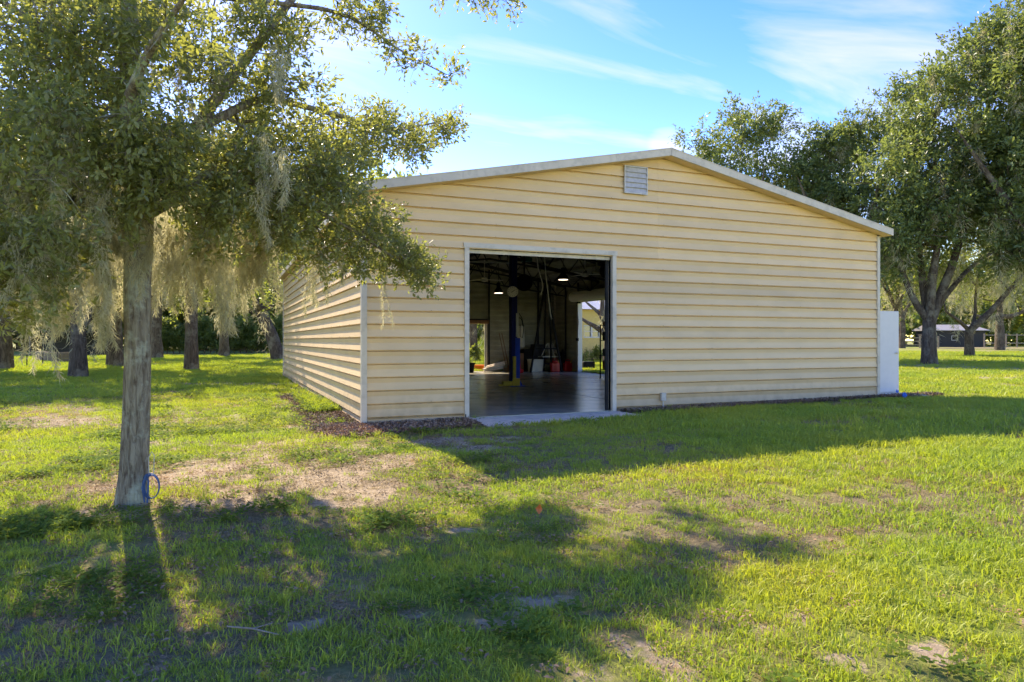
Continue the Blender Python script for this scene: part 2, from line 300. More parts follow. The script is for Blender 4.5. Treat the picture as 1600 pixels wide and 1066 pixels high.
class MB:
    """collects shapes in world coordinates and links them as one mesh object"""
    def __init__(s): s.V = []; s.F = []
    def add(s, V, F):
        n = len(s.V); s.V += [tuple(v) for v in V]; s.F += [tuple(i + n for i in f) for f in F]; return s
    def box(s, x0, y0, z0, x1, y1, z1, bev=0.0):
        if x0 > x1: x0, x1 = x1, x0
        if y0 > y1: y0, y1 = y1, y0
        if z0 > z1: z0, z1 = z1, z0
        b = min(bev, (x1 - x0) / 3, (y1 - y0) / 3, (z1 - z0) / 3)
        if b <= 0:
            V = [(x0, y0, z0), (x1, y0, z0), (x1, y1, z0), (x0, y1, z0), (x0, y0, z1), (x1, y0, z1), (x1, y1, z1), (x0, y1, z1)]
            return s.add(V, [(0, 3, 2, 1), (4, 5, 6, 7), (0, 1, 5, 4), (1, 2, 6, 5), (2, 3, 7, 6), (3, 0, 4, 7)])
        V = []
        for z, i in ((z0, b), (z0 + b, 0), (z1 - b, 0), (z1, b)):
            V += [(x0 + i + b * (i == 0), y0 + i, z), (x1 - i - b * (i == 0), y0 + i, z), (x1 - i, y0 + i + b * (i == 0), z), (x1 - i, y1 - i - b * (i == 0), z),
                  (x1 - i - b * (i == 0), y1 - i, z), (x0 + i + b * (i == 0), y1 - i, z), (x0 + i, y1 - i - b * (i == 0), z), (x0 + i, y0 + i + b * (i == 0), z)]
        F = [tuple(range(7, -1, -1)), tuple(range(24, 32))]
        for r in range(3):
            for k in range(8): F.append((r * 8 + k, r * 8 + (k + 1) % 8, r * 8 + 8 + (k + 1) % 8, r * 8 + 8 + k))
        return s.add(V, F)
    def bar(s, a, b, w, h=None, up=(0, 0, 1)):
        a = np.array(a, float); b = np.array(b, float); h = h or w; d = b - a; d /= np.linalg.norm(d) + 1e-9
        u = np.array(up, float)
        if abs(d @ u) > 0.97: u = np.array([1.0, 0, 0])
        r = np.cross(d, u); r /= np.linalg.norm(r); t = np.cross(r, d)
        V = []
        for p in (a, b):
            for i, j in ((-1, -1), (1, -1), (1, 1), (-1, 1)): V.append(p + r * i * w / 2 + t * j * h / 2)
        return s.add(V, [(0, 1, 2, 3), (7, 6, 5, 4), (0, 4, 5, 1), (1, 5, 6, 2), (2, 6, 7, 3), (3, 7, 4, 0)])
    def tube(s, pts, r, n=8, caps=True):
        pts = [np.array(p, float) for p in pts]; rr = r if hasattr(r, '__len__') else [r] * len(pts)
        V = []; u = None
        for i, p in enumerate(pts):
            d = pts[min(i + 1, len(pts) - 1)] - pts[max(i - 1, 0)]; d /= np.linalg.norm(d) + 1e-9
            if u is None:
                u = np.array([0, 0, 1.0]) if abs(d[2]) < 0.9 else np.array([1.0, 0, 0])
            u = u - d * (u @ d); u /= np.linalg.norm(u) + 1e-9; w = np.cross(d, u)
            for k in range(n):
                a = 2 * math.pi * k / n; V.append(p + (u * math.cos(a) + w * math.sin(a)) * rr[i])
        F = []
        for i in range(len(pts) - 1):
            for k in range(n): F.append((i * n + k, i * n + (k + 1) % n, (i + 1) * n + (k + 1) % n, (i + 1) * n + k))
        if caps: F.append(tuple(range(n - 1, -1, -1))); F.append(tuple(range((len(pts) - 1) * n, len(pts) * n)))
        return s.add(V, F)
    def lathe(s, c, prof, n=16, axis=(0, 0, 1)):      # prof: (radius, along)
        ax = np.array(axis, float); ax /= np.linalg.norm(ax); c = np.array(c, float)
        return s.tube([c + ax * h for r, h in prof], [max(r, 1e-4) for r, h in prof], n) if False else s._lathe(c, prof, n, ax)
    def _lathe(s, c, prof, n, ax):
        u = np.array([0, 0, 1.0]) if abs(ax[2]) < 0.9 else np.array([1.0, 0, 0]); u = u - ax * (u @ ax); u /= np.linalg.norm(u); w = np.cross(ax, u)
        V = []; F = []
        for r, h in prof:
            for k in range(n):
                a = 2 * math.pi * k / n; V.append(c + ax * h + (u * math.cos(a) + w * math.sin(a)) * max(r, 1e-4))
        for i in range(len(prof) - 1):
            for k in range(n): F.append((i * n + k, i * n + (k + 1) % n, (i + 1) * n + (k + 1) % n, (i + 1) * n + k))
        F.append(tuple(range(n - 1, -1, -1))); F.append(tuple(range((len(prof) - 1) * n, len(prof) * n)))
        return s.add(V, F)
    def build(s, name, m, parent=None, smooth_=False):
        V = world_to(parent, np.array(s.V, float)) if parent is not None else np.array(s.V, float)
        me = bpy.data.meshes.new(name); me.from_pydata([tuple(v) for v in V], [], s.F); me.materials.append(m)
        if smooth_:
            me.polygons.foreach_set('use_smooth', [True] * len(me.polygons))
            try: me.set_sharp_from_angle(angle=R(40))
            except Exception: pass
        me.update(); o = bpy.data.objects.new(name, me); COL.objects.link(o)
        if parent is not None: o.parent = parent
        return o
def base_origin(o):
    """put a single-mesh thing's origin at its base"""
    me = o.data; n = len(me.vertices); co = np.empty(n * 3, np.float32); me.vertices.foreach_get('co', co); co = co.reshape(-1, 3)
    c = np.array([co[:, 0].mean(), co[:, 1].mean(), co[:, 2].min()]); me.vertices.foreach_set('co', (co - c).astype(np.float32).ravel()); o.location = c; me.update()
    return o

# ------------------------------------------------------------------ the ground
def grade(lo, hi, a, b, fine, far, grow=1.16, extra=()):
    c = list(np.arange(a, b + fine / 2, fine)); st = fine; x = b
    while x < hi: st = min(st * grow, far); x += st; c.append(x)
    st = fine; x = a
    while x > lo: st = min(st * grow, far); x -= st; c.append(x)
    c = np.array(c)
    for e in extra:
        c = c[np.abs(c - e) > 0.03]
    return np.sort(np.concatenate([c, np.array(extra)]))
GX = grade(-700, 800, -8, 15, 0.11, 40, extra=(0.0, 0.06, BW - 0.06, BW))
GY = grade(-60, 1100, -11, 1.2, 0.11, 40, grow=1.08, extra=(0.0, 0.06, BL - 0.06, BL))
gx, gy = np.meshgrid(GX, GY)
gz = ground_z(gx, gy) + (fbm(gx, gy, 3.0, 21, 3) - 0.5) * 0.03
inside = (gx > 0.01) & (gx < BW - 0.01) & (gy > 0.01) & (gy < BL - 0.01)
gz[inside] = -0.25
nearw = (gx >= -0.02) & (gx <= BW + 0.02) & (gy >= -1.25) & (gy <= 0.02)
# bare patches seen in the lawn: (px, py, radius in metres, strength)
BARE = [(470, 668, 0.35, 1), (520, 655, 0.4, .6), (330, 735, 1.0, .95), (480, 745, 1.1, .9), (560, 770, 0.6, .85), (600, 725, 0.7, .8), (420, 700, 0.9, .75), (400, 780, .5, .8), (520, 700, .7, .7), (475, 975, 0.13, 1), (850, 940, 0.16, 1),
        (610, 925, 0.08, .8), (560, 925, 0.08, .9), (720, 830, 0.16, .9), (750, 940, 0.14, .7), (640, 960, .12, .6), (930, 965, .10, .9), (1260, 968, .13, .9), (1450, 1020, .14, 1), (1060, 1050, .13, 1),
        (985, 1010, .12, .8), (1580, 965, .12, .9), (780, 970, .15, .7), (240, 1040, .08, .9), (690, 690, 0.45, .9), (740, 700, 0.35, .9), (790, 685, 0.35, .7), (640, 665, 0.5, .8), (1200, 985, .12, .6), (1320, 1035, .12, .6),
        (960, 790, .3, .5), (890, 770, .3, .4), (1400, 640, .6, .5), (200, 800, 0.4, .7), (280, 790, 0.5, .7), (380, 770, .5, .7), (90, 660, 1.1, .6), (300, 655, 1.0, .55), (60, 640, 1.4, .5), (330, 600, 1.5, .6), (420, 600, 1.2, .7), (1500, 575, 4.0, .7), (1420, 570, 2.5, .7), (1580, 590, 2, .6), (210, 630, 2.0, .4), (10, 610, 2.0, .5), (1130, 880, .2, .4), (870, 900, .12, .6), (1010, 830, .2, .4), (140, 860, .12, .5), (340, 975, .12, .5)]
BP = [(G(a, b), r, s) for a, b, r, s in BARE]
def masks(x, y):
    x = np.asarray(x, float); y = np.asarray(y, float)
    n1 = fbm(x, y, 1.3, 31, 5); n2 = fbm(x, y, 6.0, 41, 3)
    bare = smooth(0.60, 0.72, n1 * 0.7 + n2 * 0.3) * 0.55
    for p, r, s in BP:
        d = np.hypot(x - p[0], y - p[1]) / r + (n2 - 0.5) * 1.3 + (n1 - 0.5) * 1.0
        bare = np.maximum(bare, s * (1 - smooth(0.55, 1.25, d)))
    wob = (n1 - 0.5) * 0.5 + (n2 - 0.5) * 0.35
    # mulch bed against the front wall, wider by the left corner
    wdt = 0.50 + 0.85 * (1 - smooth(0.8, 2.8, x)) - 0.12 * smooth(6, 12, x)
    mu = (1 - smooth(-0.10, 0.12, -y - wdt + wob)) * smooth(-0.95, -0.55, x + wob) * (1 - smooth(13.2, 14.2, x + wob)) * (y < 0.3)
    ml = (1 - smooth(-0.1, 0.25, -x - 0.75 + wob)) * (x < 0.2) * (y > -0.6) * (1 - smooth(5, 9, y)) * 0.8
    mu = np.clip(np.maximum(mu, ml), 0, 1)
    dry = smooth(0.46, 0.66, fbm(x, y, 0.5, 61, 4) + 0.13 * np.exp(-((x + 1.6) ** 2 + (y + 3.8) ** 2) / 6.0))
    return bare, mu, dry
bare, mulch, dry = masks(gx, gy)
ny, nx = gx.shape
idx = np.arange(nx * ny).reshape(ny, nx)
quads = np.stack([idx[:-1, :-1], idx[:-1, 1:], idx[1:, 1:], idx[1:, :-1]], -1).reshape(-1, 4)
ground = mesh_np('ground', np.stack([gx, gy, gz], -1).reshape(-1, 3), quads, None, smooth_=True)
for nm, a in (('bare', bare), ('mulch', mulch), ('dry', dry)):
    at = ground.data.attributes.new(nm, 'FLOAT', 'POINT'); at.data.foreach_set('value', a.astype(np.float32).ravel())
def ground_mat():
    m, nt, out = new_mat('lawn soil and turf'); L = nt.links
    ge = N(nt, 'ShaderNodeNewGeometry')
    def noise(sc, det=6, rough=0.6):
        n = N(nt, 'ShaderNodeTexNoise'); n.inputs['Scale'].default_value = sc; n.inputs['Detail'].default_value = det; n.inputs['Roughness'].default_value = rough
        L.new(ge.outputs['Position'], n.inputs['Vector']); return n.outputs[0]
    def ramp(f, a, b, ca, cb):
        r = N(nt, 'ShaderNodeValToRGB'); r.color_ramp.elements[0].position = a; r.color_ramp.elements[1].position = b
        r.color_ramp.elements[0].color = c4(ca); r.color_ramp.elements[1].color = c4(cb); L.new(f, r.inputs[0]); return r.outputs[0]
    def mix(f, a, b):
        x = N(nt, 'ShaderNodeMixRGB'); L.new(f, x.inputs[0]); L.new(a, x.inputs[1]); L.new(b, x.inputs[2]); return x.outputs[0]
    def attr(n):
        a = N(nt, 'ShaderNodeAttribute'); a.attribute_name = n; return a.outputs['Fac']
    turf = ramp(noise(14, 8, 0.7), 0.35, 0.68, (0.15, 0.20, 0.035), (0.36, 0.42, 0.07))
    turf2 = ramp(noise(9, 8, 0.7), 0.35, 0.68, (0.19, 0.16, 0.06), (0.36, 0.30, 0.13))
    nb = noise(0.35, 6, 0.6); sel = ramp(nb, 0.40, 0.66, (0, 0, 0), (0.75, 0.75, 0.75))
    turf = mix(sel, turf, turf2)
    thatch = ramp(noise(30, 8, 0.75), 0.3, 0.7, (0.13, 0.10, 0.05), (0.34, 0.28, 0.15))
    turf = mix(attr('dry'), turf, thatch)
    sand = ramp(noise(25, 10, 0.75), 0.3, 0.72, (0.30, 0.22, 0.13), (0.62, 0.49, 0.33))
    bm = N(nt, 'ShaderNodeMath'); bm.operation = 'ADD'; L.new(attr('bare'), bm.inputs[0])
    hn = N(nt, 'ShaderNodeMath'); hn.operation = 'MULTIPLY_ADD'; hn.inputs[1].default_value = 1.9; hn.inputs[2].default_value = -1.05; L.new(noise(12, 8, 0.75), hn.inputs[0]); L.new(hn.outputs[0], bm.inputs[1])
    bs = ramp(bm.outputs[0], 0.35, 0.62, (0, 0, 0), (1, 1, 1))
    c = mix(bs, turf, sand)
    mc = ramp(noise(60, 8, 0.8), 0.3, 0.7, (0.05, 0.032, 0.02), (0.25, 0.19, 0.135))
    c = mix(attr('mulch'), c, mc)
    b = N(nt, 'ShaderNodeBsdfPrincipled'); b.inputs['Roughness'].default_value = 0.95; b.inputs['Specular IOR Level'].default_value = 0.1
    L.new(c, b.inputs['Base Color'])
    bp = N(nt, 'ShaderNodeBump'); bp.inputs['Strength'].default_value = 0.8; bp.inputs['Distance'].default_value = 0.04
    L.new(noise(35, 8, 0.8), bp.inputs['Height']); L.new(bp.outputs[0], b.inputs['Normal']); L.new(b.outputs[0], out.inputs[0]); return m
ground.data.materials.append(ground_mat()); ground['kind'] = 'structure'; ground['label'] = 'lawn of patchy green and straw grass over sand'

# sloping apron slab at the door
ap = MB(); x0, x1, y0, y1 = 1.86, 5.02, -1.22, -0.03
ap.add([(x0, y1, 0.028), (x1, y1, 0.028), (x1, y0, float(ground_z(x1, y0)) + .012), (x0, y0, float(ground_z(x0, y0)) + .012), (x0, y1, -.2), (x1, y1, -.2), (x1, y0, -.2), (x0, y0, -.2)],
       [(3, 2, 1, 0), (4, 5, 6, 7), (0, 1, 5, 4), (1, 2, 6, 5), (2, 3, 7, 6), (3, 0, 4, 7)])
tag(ap.build('concrete_apron', M['concrete']), 'pale concrete apron sloping out of the big doorway', kind='structure')

# ------------------------------------------------------------------ the workshop
shop = tag(empty('metal_workshop', (0, 0, 0)), 'cream lap sided metal workshop with low gable roof and open overhead door', 'workshop')
H, D = 0.2286, 0.022; Z0 = 0.115
DX0, DX1, DZ = 1.90, 4.88, 3.10                 # overhead door opening
EAVE, RIDGE = 3.98, 5.19
def roof_z(x): return EAVE + (RIDGE - EAVE) * (1 - abs(x - BW / 2) / (BW / 2))
def board(parent, o, u, n, a, b, z0, z1, top=None):
    """one lap board from a to b along u, outward normal n, bottom z0, lap line z1; top(a) clips it"""
    t = 0.004; zk = z0 + (z1 - z0) * 0.55
    def prof(zt):
        pr = [(D, z0), (D - (D + .011) * (min(zk, zt) - z0) / (zk - z0), min(zk, zt))]
        for off, zz in ((0.005, z1 - 0.030), (-0.034, z1 - 0.012), (-0.034, z1 + 0.015)):
            if zt > zz: pr.append((off, zz))
            else: pr.append((pr[-1][0], max(zt, pr[-1][1]) + 1e-4))
        if zt > z1 - .003: pr[-1] = (-0.034, zt)
        pi = [(p[0] - t, p[1]) for p in reversed(pr[1:])] + [(D - t, z0 + 0.004), (-0.0335, z0 + 0.003), (-0.0335, z0)]
        return pr + pi
    def zt(s): return min(z1 + 0.015, top(s)) if top else z1 + 0.015
    cuts = [a, b]
    if top:
        for q in (BW / 2,):
            if a < q < b: cuts.append(q)
        # where the roofline crosses the lap
        for sgn in (-1, 1):
            fr = (z1 + 0.015 - .012 - EAVE) / (RIDGE - EAVE)
            q = BW / 2 + sgn * (1 - fr) * BW / 2
            if a < q < b: cuts.append(q)
    cuts = sorted(cuts); V = []; F = []; n_ = None
    for s in cuts:
        pr = prof(max(zt(s), z0 + 0.002)); n_ = len(pr)
        for off, z in pr: V.append(np.array([o[0], o[1], 0.0]) + np.array(u) * s + np.array(n) * off + np.array([0, 0, z]))
    for i in range(len(cuts) - 1):
        for k in range(n_): F.append((i * n_ + k, i * n_ + (k + 1) % n_, (i + 1) * n_ + (k + 1) % n_, (i + 1) * n_ + k))
    F.append(tuple(range(n_ - 1, -1, -1))); F.append(tuple(range((len(cuts) - 1) * n_, len(cuts) * n_)))
    m = MB(); m.add(V, F); ob = m.build('siding_board', M['siding'], parent); ob.data.materials.append(M['siding_back'])
    mi = [1 if 5 <= (i % n_) <= n_ - 2 and i < (len(cuts) - 1) * n_ else 0 for i in range(len(F))]
    ob.data.polygons.foreach_set('material_index', mi); return ob

def studs(axis, fixed, lo, hi, inward, topf, gaps=()):
    m = MB(); s = lo
    while s <= hi + 0.01:
        if not any(g0 - .02 < s < g1 + .02 for g0, g1, gz in gaps):
            zt = topf(s) - 0.03
            if axis == 'x': m.box(s - .03, fixed + inward * .045, 0.04, s + .03, fixed + inward * .10, zt)
            else: m.box(fixed + inward * .045, s - .03, 0.04, fixed + inward * .10, s + .03, zt)
        else:
            for g0, g1, gz in gaps:
                if g0 - .02 < s < g1 + .02:
                    zt = topf(s) - 0.03
                    if axis == 'x': m.box(s - .03, fixed + inward * .045, gz + .12, s + .03, fixed + inward * .10, zt)
                    else: m.box(fixed + inward * .045, s - .03, gz + .12, fixed + inward * .10, s + .03, zt)
        s += 1.219
    for g0, g1, gz in gaps:
        for q in (g0 - .06, g1 + .06):
            if axis == 'x': m.box(q - .06, fixed + inward * .046, 0.04, q + .06, fixed + inward * .12, gz + .10)
            else: m.box(fixed + inward * .046, q - .06, 0.04, fixed + inward * .12, q + .06, gz + .10)
        if axis == 'x': m.box(g0 - .12, fixed + inward * .046, gz + .101, g1 + .12, fixed + inward * .12, gz + .22)
        else: m.box(fixed + inward * .046, g0 - .12, gz + .101, fixed + inward * .12, g1 + .12, gz + .22)
    return m

flat = lambda s: EAVE
front_w = studs('x', 0, 0.05, BW - .05, 1, roof_z, [(DX0, DX1, DZ)]).build('front_wall', M['steel_dark'], shop)
left_w = studs('y', 0, 0.6, BL - .1, 1, flat).build('side_wall', M['steel_dark'], shop)
RD0, RD1, RDZ = 11.70, 14.80, 3.086               # big opening in the right wall
right_w = studs('y', BW, 0.35, BL - .05, -1, flat, [(RD0, RD1, RDZ), (0.22, 1.16, 2.16)]).build('side_wall', M['steel_dark'], shop)
BD0, BD1, BDZ = 6.55, 8.64, 2.172                 # opening in the back wall
back_w = studs('x', BL, 0.3, BW - .05, -1, roof_z, [(BD0, BD1, BDZ)]).build('back_wall', M['steel_dark'], shop)
nails = MB()
def wall_boards(parent, o, u, n, length, gable, gaps, seam=None, nail=False, e=0.03):
    z = 0.01; k = 0
    zs = [0.012] + [Z0 + H * i for i in range(0, 24)]
    for i in range(len(zs) - 1):
        z0, z1 = zs[i], zs[i + 1]
        top = (lambda s: roof_z(s) + 0.012) if gable else (lambda s: EAVE + 0.012)
        a, b = e, length - e
        if gable and z0 > EAVE - 0.06:
            fr = (z0 + 0.012 - (EAVE + 0.012)) / (RIDGE - EAVE)
            if fr >= 0.995: break
            a = max(a, BW / 2 - (1 - fr) * BW / 2); b = min(b, BW / 2 + (1 - fr) * BW / 2)
        if not gable and z0 > EAVE - 0.05: break
        segs = [(a, b)]
        for g0, g1, gz in gaps:
            if z0 < gz - 0.03:
                new = []
                for s0, s1 in segs:
                    if g0 > s0 and g1 < s1: new += [(s0, g0), (g1, s1)]
                    elif g0 <= s0 < g1: new.append((g1, s1))
                    else: new.append((s0, s1))
                segs = new
        if seam is not None and z0 > 3.0:
            new = []
            for s0, s1 in segs:
                if s0 + .3 < seam < s1 - .3: new += [(s0, seam - .0012), (seam + .0012, s1)]
                else: new.append((s0, s1))
            segs = new
        for s0, s1 in segs:
            if s1 - s0 < 0.06: continue
            zz = z0
            for g0, g1, gz in gaps:
                pass
            board(parent, o, u, n, s0, s1, z0, min(z1, EAVE + 9), top)
            if nail:
                q = 1.2
                while q < s1:
                    if q > s0 and z0 > .05:
                        c = np.array([o[0], o[1], 0.0]) + np.array(u) * (q + random.uniform(-.01, .01)) + np.array(n) * (D + .003) + np.array([0, 0, z0 + .006 + random.uniform(0, .004)])
                        nails.box(c[0] - .004, c[1] - .004, c[2] - .004, c[0] + .004, c[1] + .004, c[2] + .004)
                    q += 1.219
# the course cut by a doorway head: let the opening's head hide it
def snap(z): k = math.ceil((z - Z0) / H); return Z0 + k * H
wall_boards(front_w, (0, 0), (1, 0, 0), (0, -1, 0), BW, True, [(DX0 - .02, DX1 + .02, DZ)], seam=5.96, nail=True)
wall_boards(left_w, (0, 0), (0, 1, 0), (-1, 0, 0), BL, False, [], nail=True)
wall_boards(right_w, (BW, 0), (0, 1, 0), (1, 0, 0), BL, False, [(0.20, 1.18, 2.16), (RD0 - .02, RD1 + .02, RDZ)])
wall_boards(back_w, (0, BL), (1, 0, 0), (0, 1, 0), BW, True, [(BD0 - .02, BD1 + .02, BDZ)])
tag(nails.build('nail_heads', M['rust'], shop), kind='stuff')

# header above each opening fills the course that the opening cuts
fl = MB(); fl.box(0.0, 0.0, -0.2, BW, BL, 0.040)
fo = fl.build('floor_slab', M['concrete_in'], shop)
jt = MB()
for a, b in (((0.2, 5.2), (12, 5.2)), ((0.2, 10.9), (12, 10.9)), ((6.1, 0.1), (6.1, 17.2))):
    jt.bar((a[0], a[1], .0425), (b[0], b[1], .0425), .012, .004)
jt.build('floor_joint', M['black'], shop)
# roof: two pitched sheets with standing ribs, purlins and trusses inside
OV, FO = 0.17, 0.24
def rz(x): return RIDGE + 0.05 - (RIDGE - EAVE) / (BW / 2) * abs(x - BW / 2)
rf = MB()
for sgn in (-1, 1):
    xe = BW / 2 + sgn * (BW / 2 + OV); xr = BW / 2 + sgn * 0.0
    a = [(xe, -FO, rz(xe)), (xr, -FO, rz(xr)), (xr, BL + FO, rz(xr)), (xe, BL + FO, rz(xe))]
    V = a + [(p[0], p[1], p[2] - 0.03) for p in a]
    rf.add(V, [(0, 1, 2, 3), (7, 6, 5, 4), (0, 4, 5, 1), (1, 5, 6, 2), (2, 6, 7, 3), (3, 7, 4, 0)])
    y = -FO + .15
    while y < BL + FO - .05:
        rf.bar((xe, y, rz(xe) + .012), (xr, y, rz(xr) + .012), .03, .024); y += 0.305
roof = rf.build('roof', M['roofing'], shop)
rc = MB(); rc.add([(BW / 2 - .16, -FO - .01, rz(BW / 2 - .16) + .026), (BW / 2, -FO - .01, rz(BW / 2) + .03), (BW / 2 + .16, -FO - .01, rz(BW / 2 + .16) + .026),
                  (BW / 2 - .16, BL + FO, rz(BW / 2 - .16) + .026), (BW / 2, BL + FO, rz(BW / 2) + .03), (BW / 2 + .16, BL + FO, rz(BW / 2 + .16) + .026),
                  (BW / 2 - .16, -FO - .01, rz(BW / 2 - .16) + .012), (BW / 2 + .16, -FO - .01, rz(BW / 2 + .16) + .012)], [(0, 1, 4, 3), (1, 2, 5, 4), (6, 7, 2, 1, 0)])
rc.build('ridge_cap', M['roofing'], roof)
# rake trim in lengths, front and back
def rake(xa, xb, y, out):
    m = MB(); t = .035
    for (ya, yb, zt, zb) in ((y - t if out < 0 else y, y if out < 0 else y + t, .045, -.105),):
        za, zb_ = rz(xa), rz(xb)
        V = [(xa, ya, za + zb), (xb, ya, zb_ + zb), (xb, yb, zb_ + zb), (xa, yb, za + zb), (xa, ya, za + zt), (xb, ya, zb_ + zt), (xb, yb, zb_ + zt), (xa, yb, za + zt)]
        m.add(V, [(0, 3, 2, 1), (4, 5, 6, 7), (0, 1, 5, 4), (1, 2, 6, 5), (2, 3, 7, 6), (3, 0, 4, 7)])
        V = [(xa, ya - .006, za + zt - .012), (xb, ya - .006, zb_ + zt - .012), (xb, yb + .02, zb_ + zt - .012), (xa, yb + .02, za + zt - .012)]
        V = V + [(p[0], p[1], p[2] + .016) for p in V]
        m.add(V, [(0, 3, 2, 1), (4, 5, 6, 7), (0, 1, 5, 4), (1, 2, 6, 5), (2, 3, 7, 6), (3, 0, 4, 7)])
    return m.build('rake_trim', M['trim'], roof)
ends = [-OV, 1.7, 4.82, BW / 2 - .002]; endr = [BW / 2 + .002, 7.75, 9.8, BW + OV]
for E in (ends, endr):
    for i in range(3):
        rake(E[i] + (.0015 if i else 0), E[i + 1] - .0015, -FO - .001, -1)
        if i != 1: rake(E[i] if i == 0 else E[1], E[2] if i == 0 else E[3], BL + FO + .001, 1) if i == 0 else rake(E[2] + .003, E[3], BL + FO + .001, 1)
# eave trim and soffit under the front overhang
for sgn in (-1, 1):
    xe = BW / 2 + sgn * (BW / 2 + OV); m = MB()
    m.box(xe - .015 if sgn < 0 else xe, -FO, rz(xe) - .10, xe if sgn < 0 else xe + .015, BL + FO, rz(xe) + .03); m.build('eave_trim', M['trim'], roof)
    m = MB(); m.box(min(xe + (.005 if sgn < 0 else -.005), BW / 2 + sgn * (BW / 2 + D)), -FO + .02, EAVE - .075, max(xe + (.005 if sgn < 0 else -.005), BW / 2 + sgn * (BW / 2 + D)), BL + FO - .02, EAVE - .06); m.build('soffit', M['siding'], roof)
    m = MB(); xa, xb = BW / 2 + sgn * (BW / 2 + OV - .02), BW / 2
    V = [(xa, -FO + .002, rz(xa) - .10), (xb, -FO + .002, rz(xb) - .10), (xb, -D - .001, rz(xb) - .10), (xa, -D - .001, rz(xa) - .10)]
    V = V + [(p[0], p[1], p[2] - .008) for p in V]
    m.add(V, [(0, 1, 2, 3), (7, 6, 5, 4), (0, 4, 5, 1), (1, 5, 6, 2), (2, 6, 7, 3), (3, 7, 4, 0)]); m.build('soffit', M['siding'], roof)
# roof framing seen through the door
y = 0.9; 
while y < BL:
    m = MB()
    for sgn in (-1, 1):
        a = (BW / 2 + sgn * (BW / 2 - .1), y, EAVE - .12); b = (BW / 2, y, RIDGE - .10)
        m.bar(a, b, .07, .12); m.bar((a[0], y, EAVE - .55), (BW / 2, y, RIDGE - 1.0), .06, .06)
        for k in range(7):
            f0, f1 = k / 7, (k + .5) / 7
            p = lambda f, dz: (a[0] + (b[0] - a[0]) * f, y, a[2] + (b[2] - a[2]) * f - dz)
            m.bar(p(f0, .04), p(f1, .45 + .42 * f1), .03, .03); m.bar(p(f1, .45 + .42 * f1), p(f0 + 1 / 7, .04), .03, .03)
    m.build('roof_truss', M['steel_dark'], shop); y += 3.05
for i in range(11):
    x = 0.5 + i * (BW - 1) / 10; m = MB(); m.bar((x, .12, rz(x) - .11), (x, BL - .12, rz(x) - .11), .06, .10); m.build('purlin', M['insul'], shop)
lin = MB()
for sgn in (-1, 1):
    xa, xb = BW / 2 + sgn * (BW / 2 - .12), BW / 2
    V = [(xa, .11, rz(xa) - .045), (xb, .11, rz(xb) - .045), (xb, BL - .11, rz(xb) - .045), (xa, BL - .11, rz(xa) - .045)]
    V = V + [(p[0], p[1], p[2] - .006) for p in V]
    lin.add(V, [(0, 1, 2, 3), (7, 6, 5, 4), (0, 4, 5, 1), (1, 5, 6, 2), (2, 6, 7, 3), (3, 7, 4, 0)])
lin.build('roof_lining', M['insul'], shop)
# corner trims
for cx, cy, sx, sy in ((0, 0, -1, -1), (BW, 0, 1, -1), (0, BL, -1, 1), (BW, BL, 1, 1)):
    m = MB(); o = D + .008; w = .095 if cx == 0 else .085
    ax, bx = sorted((cx + sx * o, cx - sx * (w - o))); ay, by = sorted((cy + sy * o, cy - sy * .012))
    m.box(ax, ay, -.03, bx, by, EAVE - .08)
    ax, bx = sorted((cx + sx * o, cx - sx * .012)); ay, by = sorted((cy - sy * .0125, cy - sy * (w - o)))
    m.box(ax, ay, -.03, bx, by, EAVE - .08)
    m.build('corner_trim', M['trim'], shop)
# door surround
def surround(x0, x1, z1, y, w=.085):
    fr = MB(); fr.box(x0 - w, y - D - .014, .0, x0, y + .13, z1 + .0); fr.box(x1, y - D - .014, .0, x1 + w, y + .13, z1); fr.box(x0 - w - .02, y - D - .018, z1 + .001, x1 + w + .02, y + .13, z1 + .085)
    return fr
dfm = surround(DX0, DX1, DZ, 0); dfr = dfm.build('door_frame', M['trim'], shop)
hd = MB(); hd.box(DX0 + .01, .06, DZ - .085, DX1 - .01, .09, DZ - .02); hd.build('door_bottom_bar', M['trim'], dfr)
hd = MB(); hd.tube([(DX0 - .15, .42, DZ + .25), (DX1 + .15, .42, DZ + .25)], .20, 20); hd.build('rolled_door', M['offwhite'], dfr, True)
hd = MB(); hd.box(DX0 - .02, .132, .04, DX0 + .05, .19, DZ); hd.box(DX1 - .05, .132, .04, DX1 + .02, .19, DZ); hd.build('door_track', M['steel_dark'], dfr)
hd = MB(); hd.tube([(1.83, -D - .02, .10), (1.83, -D - .02, .0)], .008); hd.build('anchor_pin', M['black'], dfr)
# big side opening and its rolled shutter
fr = MB(); x = BW
fr.box(x - .02, RD0 - .09, 0, x + D + .014, RD0, RDZ); fr.box(x - .02, RD1, 0, x + D + .014, RD1 + .09, RDZ); fr.box(x - .02, RD0 - .09, RDZ + .001, x + D + .014, RD1 + .09, RDZ + .09)
fr.box(x - .19, RD1 - .03, .04, x - .03, RD1 + .08, RDZ - .05)
sdf = fr.build('side_door_frame', M['white'], shop)
dr = MB(); dr.tube([(BW - .36, RD0 - .12, RDZ + .22), (BW - .36, RD1 + .14, RDZ + .22)], .21, 24); sh = dr.build('rolled_shutter', M['bright_white'], sdf, True)
dr = MB()
for k in range(20):
    a = 2 * math.pi * k / 20
    dr.bar((BW - .36 + .213 * math.cos(a), RD0 - .10, RDZ + .22 + .213 * math.sin(a)), (BW - .36 + .213 * math.cos(a), RD1 + .12, RDZ + .22 + .213 * math.sin(a)), .012, .012)
dr.build('shutter_ribs', M['bright_white'], sdf)
dr = MB(); dr.lathe((BW - .36, RD0 - .22, RDZ + .22), [(.06, 0), (.26, .01), (.28, .08), (.06, .09)], 20, (0, 1, 0)); dr.build('end_plate', M['black'], sdf, True)
